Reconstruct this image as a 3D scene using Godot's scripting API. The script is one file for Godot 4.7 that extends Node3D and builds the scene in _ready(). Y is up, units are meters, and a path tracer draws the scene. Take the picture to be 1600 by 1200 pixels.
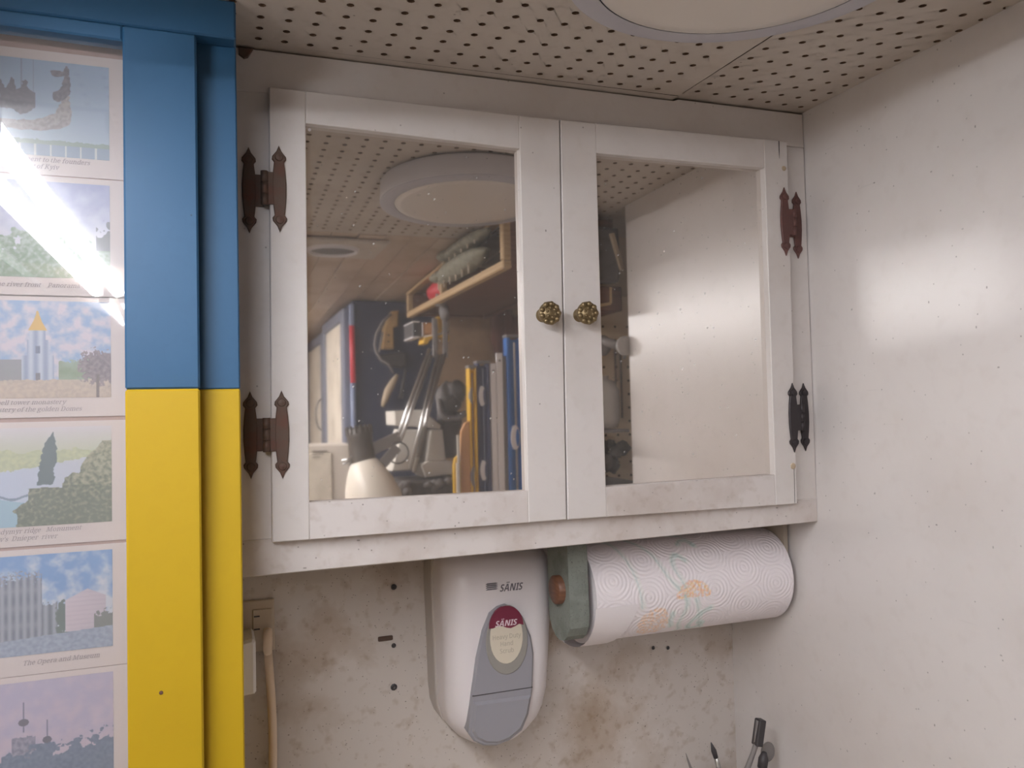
extends Node3D
# A wall corner with a white mirrored wall cabinet, the blue and yellow display cabinet beside it,
# and the workshop behind the viewer that shows in the two mirrors. Metres, y up; the front of the white cabinet is z = 0.

var M := {}
var tex_count := 0

# ---------------------------------------------------------------- geometry helpers
func st_new(smooth := false) -> SurfaceTool:
	var st := SurfaceTool.new()
	st.begin(Mesh.PRIMITIVE_TRIANGLES)
	st.set_smooth_group(0 if smooth else -1)
	return st

var uv_fn = null

func put(st: SurfaceTool, p: Vector3) -> void:
	st.set_uv(uv_fn.call(p) if uv_fn != null else Vector2(p.x + p.z, -p.y))
	st.add_vertex(p)

func tri(st: SurfaceTool, a: Vector3, b: Vector3, c: Vector3, out: Vector3) -> void:
	if (b - a).cross(c - a).dot(out) > 0.0:   # front faces run clockwise
		put(st, a); put(st, c); put(st, b)
	else:
		put(st, a); put(st, b); put(st, c)

func quad(st: SurfaceTool, a: Vector3, b: Vector3, c: Vector3, d: Vector3, out: Vector3) -> void:
	tri(st, a, b, c, out)
	tri(st, a, c, d, out)

func box(st: SurfaceTool, lo: Vector3, hi: Vector3, bev := 0.0, xf := Transform3D()) -> void:
	var c := (lo + hi) / 2.0
	var h := (hi - lo).abs() / 2.0
	bev = minf(bev, minf(h.x, minf(h.y, h.z)) * 0.9)
	for ax in 3:
		var u := (ax + 1) % 3
		var w := (ax + 2) % 3
		for s in [-1.0, 1.0]:
			var q := []
			for k in [[-1, -1], [1, -1], [1, 1], [-1, 1]]:
				var p := Vector3()
				p[ax] = s * h[ax]
				p[u] = k[0] * (h[u] - bev)
				p[w] = k[1] * (h[w] - bev)
				q.append(xf * (c + p))
			var n := Vector3()
			n[ax] = s
			quad(st, q[0], q[1], q[2], q[3], xf.basis * n)
			if bev > 0.0:
				for s2 in [-1.0, 1.0]:   # the chamfer between this face and the face across u
					var e := []
					for k in [-1.0, 1.0]:
						var a := Vector3()
						a[ax] = s * h[ax]; a[u] = s2 * (h[u] - bev); a[w] = k * (h[w] - bev)
						var b := Vector3()
						b[ax] = s * (h[ax] - bev); b[u] = s2 * h[u]; b[w] = k * (h[w] - bev)
						e.append(xf * (c + a)); e.append(xf * (c + b))
					var n2 := Vector3()
					n2[ax] = s; n2[u] = s2
					quad(st, e[0], e[1], e[3], e[2], xf.basis * n2)
	if bev > 0.0:
		for sx in [-1.0, 1.0]:
			for sy in [-1.0, 1.0]:
				for sz in [-1.0, 1.0]:
					var g := Vector3(sx, sy, sz)
					var a := Vector3(sx * h.x, sy * (h.y - bev), sz * (h.z - bev))
					var b := Vector3(sx * (h.x - bev), sy * h.y, sz * (h.z - bev))
					var d := Vector3(sx * (h.x - bev), sy * (h.y - bev), sz * h.z)
					tri(st, xf * (c + a), xf * (c + b), xf * (c + d), xf.basis * g)

# a polygon in the local x-y plane, extruded from h0 to h1 along local z, with a chamfer on the h1 face
func prism(st: SurfaceTool, poly: PackedVector2Array, h0: float, h1: float, xf := Transform3D(), bev := 0.0) -> void:
	if not Geometry2D.is_polygon_clockwise(poly):
		poly = poly.duplicate()
		poly.reverse()
	var n := poly.size()
	var inner := PackedVector2Array()
	for i in n:
		var a := poly[(i + n - 1) % n]
		var b := poly[i]
		var c := poly[(i + 1) % n]
		var d1 := (b - a).normalized()
		var d2 := (c - b).normalized()
		var n1 := Vector2(d1.y, -d1.x)
		var n2 := Vector2(d2.y, -d2.x)
		var m := (n1 + n2).normalized()
		var k := maxf(m.dot(n1), 0.4)
		inner.append(b + m * bev / k * _inward)
	var ids := Geometry2D.triangulate_polygon(poly)
	var sgn := signf(h1 - h0)
	for i in range(0, ids.size(), 3):
		var f := [Vector3(), Vector3(), Vector3()]
		var g := [Vector3(), Vector3(), Vector3()]
		for k in 3:
			var p := inner[ids[i + k]]
			f[k] = xf * Vector3(p.x, p.y, h1)
			var q := poly[ids[i + k]]
			g[k] = xf * Vector3(q.x, q.y, h0)
		tri(st, f[0], f[1], f[2], xf.basis * Vector3(0, 0, sgn))
		tri(st, g[0], g[1], g[2], xf.basis * Vector3(0, 0, -sgn))
	for i in n:
		var a := poly[i]
		var b := poly[(i + 1) % n]
		var d := (b - a).normalized()
		var out := Vector3(-d.y * _inward, d.x * _inward, 0) * 1.0
		out = Vector3(d.y, -d.x, 0) * -_inward
		var hm := h1 - sgn * bev
		quad(st, xf * Vector3(a.x, a.y, h0), xf * Vector3(b.x, b.y, h0), xf * Vector3(b.x, b.y, hm), xf * Vector3(a.x, a.y, hm), xf.basis * out)
		if bev > 0.0:
			var ia := inner[i]
			var ib := inner[(i + 1) % n]
			quad(st, xf * Vector3(a.x, a.y, hm), xf * Vector3(b.x, b.y, hm), xf * Vector3(ib.x, ib.y, h1), xf * Vector3(ia.x, ia.y, h1), xf.basis * (out + Vector3(0, 0, sgn)))

var _inward := 1.0   # for clockwise polygons (y up) the right-hand side of an edge lies inside

func tube(st: SurfaceTool, pts: Array, r, sides := 10, cap := true) -> void:
	var n := pts.size()
	var rings := []
	var up := Vector3.UP
	for i in n:
		var t: Vector3 = (pts[mini(i + 1, n - 1)] - pts[maxi(i - 1, 0)]).normalized()
		if absf(t.dot(up)) > 0.95:
			up = Vector3.RIGHT if absf(t.x) < 0.8 else Vector3.BACK
		var a := t.cross(up).normalized()
		var b := t.cross(a).normalized()
		up = a.cross(t).normalized()
		var ring := []
		var rr: float = r[i] if r is Array else r
		for k in sides:
			var an := TAU * k / sides
			ring.append(pts[i] + (a * cos(an) + b * sin(an)) * rr)
		rings.append(ring)
	for i in n - 1:
		for k in sides:
			var k2 := (k + 1) % sides
			var mid: Vector3 = (rings[i][k] + rings[i + 1][k2]) / 2.0
			quad(st, rings[i][k], rings[i][k2], rings[i + 1][k2], rings[i + 1][k], mid - (pts[i] + pts[i + 1]) / 2.0)
	if cap:
		for e in [0, n - 1]:
			var o: Vector3 = pts[0] - pts[1] if e == 0 else pts[n - 1] - pts[n - 2]
			for k in sides:
				tri(st, pts[e], rings[e][k], rings[e][(k + 1) % sides], o)

# profile of (radius, height) turned about the local y axis
func lathe(st: SurfaceTool, prof: Array, segs := 24, xf := Transform3D()) -> void:
	for i in prof.size() - 1:
		var p: Vector2 = prof[i]
		var q: Vector2 = prof[i + 1]
		var d := q - p
		for k in segs:
			var a := TAU * k / segs
			var b := TAU * (k + 1) / segs
			var m := (a + b) / 2.0
			var out := Vector3(d.y * cos(m), -d.x, d.y * sin(m))
			var A := Vector3(p.x * cos(a), p.y, p.x * sin(a))
			var B := Vector3(p.x * cos(b), p.y, p.x * sin(b))
			var C := Vector3(q.x * cos(b), q.y, q.x * sin(b))
			var D := Vector3(q.x * cos(a), q.y, q.x * sin(a))
			if p.x < 1e-6:
				tri(st, xf * A, xf * C, xf * D, xf.basis * out)
			elif q.x < 1e-6:
				tri(st, xf * A, xf * B, xf * C, xf.basis * out)
			else:
				quad(st, xf * A, xf * B, xf * C, xf * D, xf.basis * out)

# a lumpy ball: radii r, bumps from noise
func lump(st: SurfaceTool, c: Vector3, r: Vector3, amp := 0.15, seed_ := 1, freq := 2.5, nu := 20, nv := 12) -> void:
	var nz := FastNoiseLite.new()
	nz.seed = seed_
	nz.frequency = freq
	var at := func(i: int, j: int) -> Vector3:
		var th := PI * j / nv
		var ph := TAU * (i % nu) / nu
		var d := Vector3(sin(th) * cos(ph), cos(th), sin(th) * sin(ph))
		return c + d * r * (1.0 + amp * nz.get_noise_3dv(d))
	for j in nv:
		for i in nu:
			var a: Vector3 = at.call(i, j)
			var b: Vector3 = at.call(i + 1, j)
			var d: Vector3 = at.call(i + 1, j + 1)
			var e: Vector3 = at.call(i, j + 1)
			var o: Vector3 = (a + d) / 2.0 - c
			if j > 0:
				tri(st, a, b, d, o)
			if j < nv - 1:
				tri(st, a, d, e, o)

func aim(from: Vector3, to: Vector3) -> Transform3D:   # local y runs from -> to
	var y := (to - from).normalized()
	var x := y.cross(Vector3.BACK if absf(y.z) < 0.9 else Vector3.RIGHT).normalized()
	return Transform3D(Basis(x, y, x.cross(y)), from)

const PLAN := Transform3D(Vector3(1, 0, 0), Vector3(0, 0, 1), Vector3(0, 1, 0), Vector3.ZERO)   # prism drawn in plan: local (x, y) = world (x, z)
const SIDE := Transform3D(Vector3(0, 0, 1), Vector3(0, 1, 0), Vector3(1, 0, 0), Vector3.ZERO)   # prism drawn in side view: local (x, y) = world (z, y)

func pv(a: Array) -> PackedVector2Array:
	var p := PackedVector2Array()
	for i in range(0, a.size(), 2):
		p.append(Vector2(a[i], a[i + 1]))
	return p

# ---------------------------------------------------------------- scene helpers
var names := {}

func numbered(called: String) -> String:
	names[called] = names.get(called, 0) + 1
	return called if names[called] == 1 else "%s_%03d" % [called, names[called] - 1]

func thing(called: String, label: String, category: String, at := Vector3.ZERO, group := "") -> Node3D:
	var o := Node3D.new()
	o.name = numbered(called)
	add_child(o, true)
	o.position = at
	o.set_meta("label", label)
	o.set_meta("category", category)
	if group:
		o.set_meta("group", group)
	return o

func base_of(o: Node) -> Vector3:   # where the owner of a part stands, so that shapes may be given in room coordinates
	var p := Vector3.ZERO
	while o != self:
		p += o.position
		o = o.get_parent()
	return p

func part(called: String, st, mat: Material, parent: Node, label := "") -> MeshInstance3D:
	var mi := MeshInstance3D.new()
	mi.name = called
	if st is SurfaceTool:
		st.generate_normals()
		mi.mesh = st.commit()
	else:
		mi.mesh = st
	mi.material_override = mat
	mi.position = -base_of(parent)
	parent.add_child(mi, true)
	if label:
		mi.set_meta("label", label)
	return mi

func part2(called: String, a: SurfaceTool, ma: Material, b: SurfaceTool, mb: Material, parent: Node) -> MeshInstance3D:   # one piece painted in two colours
	a.generate_normals()
	b.generate_normals()
	var m := a.commit()
	m = b.commit(m)
	m.surface_set_material(0, ma)
	m.surface_set_material(1, mb)
	var mi := MeshInstance3D.new()
	mi.name = called
	mi.mesh = m
	mi.position = -base_of(parent)
	parent.add_child(mi, true)
	return mi

func struct(called: String, st: SurfaceTool, mat: Material) -> MeshInstance3D:
	var mi := part(called, st, mat, self)
	mi.set_meta("kind", "structure")
	return mi

func letters(called: String, text: String, height: float, at: Vector3, mat: Material, parent: Node, slant := 0.0, wide := 1.0, font := "Droid Serif", bold := false, align := HORIZONTAL_ALIGNMENT_LEFT) -> MeshInstance3D:
	var t := TextMesh.new()
	var f := SystemFont.new()
	f.font_names = PackedStringArray([font])
	if bold:
		f.font_weight = 700
	t.font = f
	t.text = text
	t.font_size = 32
	t.pixel_size = height / 23.0
	t.depth = 0.0003
	t.curve_step = 4.0
	t.horizontal_alignment = align
	var mi := MeshInstance3D.new()
	mi.name = called
	mi.mesh = t
	mi.material_override = mat
	mi.transform = Transform3D(Basis(Vector3(wide, 0, 0), Vector3(slant, 1, 0), Vector3(0, 0, 1)), at - base_of(parent))
	parent.add_child(mi, true)
	return mi

# ---------------------------------------------------------------- materials
func mat(key: String, color: Color, rough := 0.7, metal := 0.0) -> StandardMaterial3D:
	if M.has(key):
		return M[key]
	var m := StandardMaterial3D.new()
	m.resource_name = key
	m.albedo_color = color
	m.roughness = rough
	m.metallic = metal
	M[key] = m
	return m

func c8(r: int, g: int, b: int) -> Color:
	return Color8(r, g, b)

func image_of(w: int, h: int, f: Callable) -> Image:
	var im := Image.create(w, h, false, Image.FORMAT_RGB8)
	for y in h:
		for x in w:
			im.set_pixel(x, y, f.call(x, y))
	return im

func noise(seed_: int, freq: float, oct := 4, kind := FastNoiseLite.TYPE_SIMPLEX_SMOOTH) -> FastNoiseLite:
	var n := FastNoiseLite.new()
	n.seed = seed_
	n.frequency = freq
	n.noise_type = kind
	n.fractal_type = FastNoiseLite.FRACTAL_FBM
	n.fractal_octaves = oct
	return n

# painted surface: base colour with cloudy wear and fly specks; size of the repeat in metres
func painted(key: String, color: Color, rough: float, dirt: Color, cloud: float, specks: int, repeat_m: float, seed_: int, side := 512) -> StandardMaterial3D:
	var n1 := noise(seed_, 3.0 / side, 5)
	n1.domain_warp_enabled = true
	var a := n1.get_seamless_image(side, side)
	var b := noise(seed_ + 7, 26.0 / side, 3).get_seamless_image(side, side)
	a.convert(Image.FORMAT_L8)
	b.convert(Image.FORMAT_L8)
	var da := a.get_data()
	var db := b.get_data()
	var out := PackedByteArray()
	out.resize(side * side * 3)
	for i in side * side:
		var k := clampf((da[i] / 255.0 - 0.45) * 1.6, 0.0, 1.0) * cloud
		k += clampf((db[i] / 255.0 - 0.62) * 1.4, 0.0, 1.0) * cloud * 0.9
		var c := color.lerp(dirt, clampf(k, 0.0, 1.0))
		out[i * 3] = int(c.r * 255)
		out[i * 3 + 1] = int(c.g * 255)
		out[i * 3 + 2] = int(c.b * 255)
	var im := Image.create_from_data(side, side, false, Image.FORMAT_RGB8, out)
	var rng := RandomNumberGenerator.new()
	rng.seed = seed_
	for s in specks:
		var x := rng.randi_range(3, side - 4)
		var y := rng.randi_range(3, side - 4)
		var r := 0 if rng.randf() < 0.7 else 1
		var dark := rng.randf_range(0.35, 0.85)
		for dy in range(-r, r + 1):
			for dx in range(-r, r + 1):
				if dx * dx + dy * dy <= r * r * rng.randf_range(0.3, 1.1):
					im.set_pixel(x + dx, y + dy, im.get_pixel(x + dx, y + dy).lerp(dirt.darkened(0.55), dark))
	var m := mat(key, Color.WHITE, rough)
	m.albedo_texture = ImageTexture.create_from_image(im)
	m.uv1_triplanar = true
	m.uv1_world_triplanar = true
	m.uv1_scale = Vector3.ONE / repeat_m
	return m

func wood(key: String, color: Color, dark: Color, rough: float, along: Vector3, seed_: int) -> StandardMaterial3D:
	var side := 256
	var n := noise(seed_, 0.02, 4)
	var im := image_of(side, side, func(x: int, y: int) -> Color:
		var v := n.get_noise_2d(x * 0.35, y * 3.5) * 0.5 + 0.5
		v = 0.6 * v + 0.4 * (0.5 + 0.5 * sin(y * 0.35 + 5.0 * n.get_noise_2d(x * 0.3, y * 0.5)))
		return color.lerp(dark, clampf(v, 0, 1)))
	var m := mat(key, Color.WHITE, rough)
	m.albedo_texture = ImageTexture.create_from_image(im)
	m.uv1_triplanar = true
	m.uv1_scale = along
	return m

func make_materials() -> void:
	var grime := c8(120, 100, 84)
	painted("white_paint", c8(214, 207, 203), 0.42, c8(178, 164, 152), 0.25, 70, 0.55, 11)
	painted("white_paint_dirty", c8(212, 204, 200), 0.45, c8(150, 130, 114), 0.42, 380, 0.5, 12)
	painted("wall_back", c8(204, 195, 188), 0.5, c8(146, 124, 102), 0.8, 2000, 0.6, 13, 768)
	var w := painted("wall_panel", c8(216, 210, 207), 0.3, c8(184, 172, 164), 0.30, 420, 0.8, 14, 768)
	w.metallic_specular = 0.75
	painted("ceiling_board", c8(202, 192, 182), 0.75, c8(150, 132, 112), 0.35, 25, 0.7, 15)
	painted("plank", c8(200, 180, 162), 0.6, c8(140, 120, 100), 0.4, 30, 0.5, 16)
	painted("plain_wall", c8(214, 202, 188), 0.7, grime, 0.4, 30, 0.9, 17)
	painted("end_board", c8(158, 130, 102), 0.7, c8(110, 84, 62), 0.55, 60, 0.5, 18)
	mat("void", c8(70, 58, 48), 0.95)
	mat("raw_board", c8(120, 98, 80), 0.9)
	mat("floor", c8(172, 160, 148), 0.6)
	painted("blue_paint", c8(41, 86, 122), 0.5, c8(37, 78, 111), 0.25, 6, 0.5, 19)
	painted("yellow_paint", c8(186, 152, 2), 0.6, c8(178, 143, 2), 0.3, 10, 0.5, 20)
	mat("pink_board", c8(160, 136, 130), 0.8)
	mat("card", c8(190, 178, 175), 0.6)
	mat("towel_white", c8(226, 219, 220), 0.9)
	mat("caption_ink", c8(138, 128, 132), 0.7)
	var mr := mat("mirror", c8(226, 220, 214), 0.03, 0.915)
	mr.metallic_specular = 0.5
	var dust := Image.create(512, 512, false, Image.FORMAT_L8)
	dust.fill(Color.WHITE)
	var rng := RandomNumberGenerator.new()
	rng.seed = 77
	for k in 420:   # specks of dust and drips that are not mirror
		var x := rng.randi_range(2, 509)
		var y := rng.randi_range(2, 509)
		var v := rng.randf_range(0.5, 0.92)
		dust.set_pixel(x, y, Color(v, v, v))
		if rng.randf() < 0.35:
			dust.set_pixel(x + 1, y, Color(v, v, v))
			dust.set_pixel(x, y + 1, Color(v, v, v))
	mr.metallic_texture = ImageTexture.create_from_image(dust)
	mr.uv1_scale = Vector3(1.9, 1.9, 1.0)
	var gl := mat("glass", Color(1, 1, 1, 0.04), 0.02)
	gl.transparency = BaseMaterial3D.TRANSPARENCY_ALPHA
	painted("rust", c8(98, 80, 70), 0.6, c8(112, 66, 54), 0.7, 60, 0.08, 21, 256).metallic = 0.35
	painted("rust_red", c8(100, 70, 66), 0.6, c8(128, 80, 72), 0.6, 60, 0.08, 22, 256).metallic = 0.2
	mat("black_iron", c8(60, 54, 56), 0.5, 0.4)
	mat("brass", c8(132, 114, 84), 0.42, 0.7)
	mat("tube_glow", Color.WHITE, 0.4)
	var tg: StandardMaterial3D = M["tube_glow"]
	tg.emission_enabled = true
	tg.emission = Color(0.967, 0.977, 1.0)
	tg.emission_energy_multiplier = 15.0
	mat("lamp_white", c8(226, 224, 224), 0.5)
	mat("housing_grey", c8(96, 94, 94), 0.6)
	mat("diffuser", c8(222, 214, 206), 0.35)
	mat("rim_white", c8(222, 220, 226), 0.35)
	mat("ring_grey", c8(186, 183, 190), 0.4)
	mat("plastic_white", c8(226, 219, 220), 0.35)
	mat("plastic_side", c8(186, 178, 172), 0.4)
	mat("plastic_grey", c8(150, 148, 154), 0.35)
	mat("window_dark", c8(150, 146, 140), 0.3)
	mat("window_edge", c8(178, 172, 150), 0.3)
	mat("label_cream", c8(212, 202, 184), 0.5)
	mat("maroon", c8(120, 44, 66), 0.45)
	mat("ink_grey", c8(112, 106, 112), 0.6)
	mat("ink_white", c8(224, 206, 212), 0.6)
	mat("ink_label", c8(178, 168, 152), 0.6)
	painted("bracket", c8(126, 130, 123), 0.8, c8(96, 100, 92), 0.7, 500, 0.14, 23, 256)
	wood("dowel", c8(128, 88, 64), c8(96, 62, 46), 0.5, Vector3(12, 12, 12), 24)
	mat("beige", c8(188, 168, 142), 0.5)
	mat("beige_dull", c8(168, 156, 142), 0.6)
	mat("beige_cord", c8(236, 214, 190), 0.5)
	mat("plate_beige", c8(204, 188, 168), 0.5)
	mat("plug_white", c8(250, 246, 242), 0.35)
	mat("dark_plastic", c8(62, 58, 60), 0.5)
	mat("grey_plastic", c8(132, 126, 124), 0.5)
	painted("cabinet_blue", c8(54, 60, 84), 0.4, c8(40, 42, 60), 0.4, 120, 0.5, 25)
	mat("cabinet_trim", c8(128, 138, 166), 0.45)
	mat("door_grey", c8(116, 120, 138), 0.45)
	painted("panel_cream", c8(236, 226, 210), 0.4, c8(170, 158, 140), 0.5, 30, 0.4, 26, 256)
	mat("appliance", c8(222, 212, 200), 0.4)
	mat("red", c8(200, 52, 64), 0.45)
	wood("crate_edge", c8(206, 176, 132), c8(178, 144, 102), 0.5, Vector3(3, 8, 3), 27)
	wood("crate_inside", c8(128, 84, 64), c8(92, 58, 44), 0.6, Vector3(3, 8, 3), 28)
	painted("moss_grey", c8(138, 134, 116), 0.7, c8(92, 86, 72), 0.8, 60, 0.06, 29, 256)
	mat("pale_spike", c8(206, 192, 172), 0.6)
	wood("tan_wood", c8(196, 160, 104), c8(160, 124, 78), 0.6, Vector3(6, 14, 6), 30)
	mat("chrome", c8(196, 194, 192), 0.28, 0.9)
	mat("alu", c8(232, 226, 226), 0.45)
	mat("yellow_tool", c8(222, 172, 36), 0.45)
	mat("blue_tool", c8(40, 108, 188), 0.38)
	mat("navy_tool", c8(58, 66, 104), 0.45)
	mat("orange_wood", c8(200, 146, 96), 0.5)
	mat("box_white", c8(214, 208, 198), 0.5)
	mat("shade_white", c8(224, 214, 200), 0.35)
	mat("socket_dark", c8(82, 74, 68), 0.45)
	painted("clutter", c8(92, 86, 84), 0.6, c8(60, 54, 52), 0.8, 200, 0.1, 31, 256)
	mat("brown_cloth", c8(104, 66, 58), 0.9)
	painted("bench", c8(128, 108, 88), 0.6, c8(82, 66, 54), 0.7, 60, 0.4, 32, 256)
	mat("peg_cream", c8(238, 216, 186), 0.6)
	mat("clear_grey", c8(178, 172, 168), 0.2)

# ---------------------------------------------------------------- the room
func cy(x: float, z: float) -> float:   # underside of the ceiling: it sinks a little towards the far end
	return 0.355 + 0.0047 * x - 0.0426 * z

func cb(x: float, z: float) -> float:   # the right-hand board hangs a little higher
	return 0.3617 + 0.005 * (x - 0.69) - 0.046 * z

# a board with real holes: at(i, j) gives the plan position of hole or cell corner, edge(z, side) the border of the board
func perforated(st: SurfaceTool, inside: SurfaceTool, at: Callable, i0: int, rows: Vector2i, last_col: Callable, left: Callable, right: Callable, hgt: Callable, r: float) -> void:
	var thick := 0.009
	var lift := func(p: Vector2) -> Vector3: return Vector3(p.x, hgt.call(p.x, p.y), p.y)
	for j in range(rows.x, rows.y):
		var i1: int = last_col.call(j)
		for i in range(i0, i1 + 1):
			var c: Vector2 = at.call(i, j)
			var ring := []
			for k in 8:
				ring.append(c + Vector2.from_angle(TAU * (k + 0.5) / 8) * r)
			var cor := [at.call(i + 0.5, j + 0.5), at.call(i - 0.5, j + 0.5), at.call(i - 0.5, j - 0.5), at.call(i + 0.5, j - 0.5)]
			for k in 4:   # each corner of the cell reaches two corners of the hole, each side two more
				cor[k] = lift.call(cor[k])
			var order := []
			for k in 8:
				order.append(lift.call(ring[k]))
			for k in 8:
				var a: Vector3 = order[k]
				var b: Vector3 = order[(k + 1) % 8]
				var best := 0
				for q in 4:
					if cor[q].distance_to((a + b) / 2) < cor[best].distance_to((a + b) / 2) - 1e-6:
						best = q
				tri(st, a, b, cor[best], Vector3.DOWN)
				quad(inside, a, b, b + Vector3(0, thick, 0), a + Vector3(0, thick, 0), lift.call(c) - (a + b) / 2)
			for q in 4:   # the fan left between neighbouring corners
				var p: Vector3 = cor[q]
				var s: Vector3 = cor[(q + 1) % 4]
				var m := (p + s) / 2
				var near := 0
				for k in 8:
					if order[k].distance_to(m) < order[near].distance_to(m):
						near = k
				var o2: Vector3 = order[near]
				var alt := -1
				for k in [(near + 7) % 8, (near + 1) % 8]:
					if absf(order[k].distance_to(m) - o2.distance_to(m)) < r * 0.05:
						alt = k
				if alt < 0:
					tri(st, p, s, o2, Vector3.DOWN)
				else:
					var a2: Vector3 = o2
					var b2: Vector3 = order[alt]
					if a2.distance_to(p) > b2.distance_to(p):
						a2 = order[alt]; b2 = o2
					quad(st, p, s, b2, a2, Vector3.DOWN)
		for side in 2:
			var e0: Vector2 = at.call((i0 - 0.5) if side == 0 else (i1 + 0.5), j - 0.5)
			var e1: Vector2 = at.call((i0 - 0.5) if side == 0 else (i1 + 0.5), j + 0.5)
			var f: Callable = left if side == 0 else right
			quad(st, lift.call(e0), lift.call(e1), lift.call(Vector2(f.call(e1.y), e1.y)), lift.call(Vector2(f.call(e0.y), e0.y)), Vector3.DOWN)

func build_room() -> void:
	var st := st_new()
	prism(st, pv([-0.9, -0.207, 0.72, -0.207, 0.72, -0.257, -0.9, -0.257]), -1.5, 0.37, PLAN)
	var back := struct("wall_back", st, M["wall_back"])
	for p in [[0.207, -0.218, 0.0042], [0.2055, -0.2905, 0.0034], [0.2047, -0.3417, 0.0048], [0.5737, -0.3388, 0.003], [0.5974, -0.3417, 0.003]]:
		var s := st_new()
		lathe(s, [Vector2(p[2] * 0.6, 0.0002), Vector2(p[2] * 0.9, 0.0014), Vector2(p[2] * 0.5, 0.0022), Vector2(0, 0.0012)], 9, Transform3D(Basis(Vector3.RIGHT, Vector3.BACK, Vector3.DOWN), Vector3(p[0], p[1], -0.207)))
		part("screw_hole", s, M["dark_plastic"], back, "dark screw left in the dirty wall")
	var s2 := st_new()
	box(s2, Vector3(0.186, -0.2835, -0.207), Vector3(0.2045, -0.2775, -0.2045), 0.001)
	part("wall_plug", s2, M["rust"], back)
	# the white panel on the right: a partition that ends 0.41 m in front of the cabinet
	st = st_new()
	prism(st, pv([0.7066, -0.207, 0.6572, 0.41, 0.80, 0.41, 0.80, -0.207]), -1.5, 0.37, PLAN, 0.0)
	struct("wall_right", st, M["wall_panel"])
	st = st_new()
	box(st, Vector3(0.62, -1.5, 0.60), Vector3(0.95, 0.37, 0.65))
	struct("wall_alcove", st, M["peg_cream"])
	st = st_new()
	box(st, Vector3(0.95, -1.5, 0.41), Vector3(1.0, 0.37, 1.36))
	struct("wall_side", st, M["plain_wall"])
	st = st_new()
	box(st, Vector3(0.565, -1.5, 1.31), Vector3(0.95, 0.37, 1.36))
	struct("wall_end", st, M["end_board"])
	st = st_new()
	box(st, Vector3(-0.95, -1.5, -0.257), Vector3(-0.9, 0.37, 3.25))
	struct("wall_left", st, M["plain_wall"])
	st = st_new()
	box(st, Vector3(-0.95, -1.5, 3.2), Vector3(0.95, 0.37, 3.25))
	struct("wall_far", st, M["plain_wall"])
	st = st_new()
	box(st, Vector3(0.9, -1.5, 1.36), Vector3(0.95, 0.37, 3.2))
	struct("wall_behind", st, M["plain_wall"])
	st = st_new()
	box(st, Vector3(-0.95, -1.55, -0.257), Vector3(1.0, -1.5, 3.25))
	struct("floor", st, M["floor"])
	build_ceiling()

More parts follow.
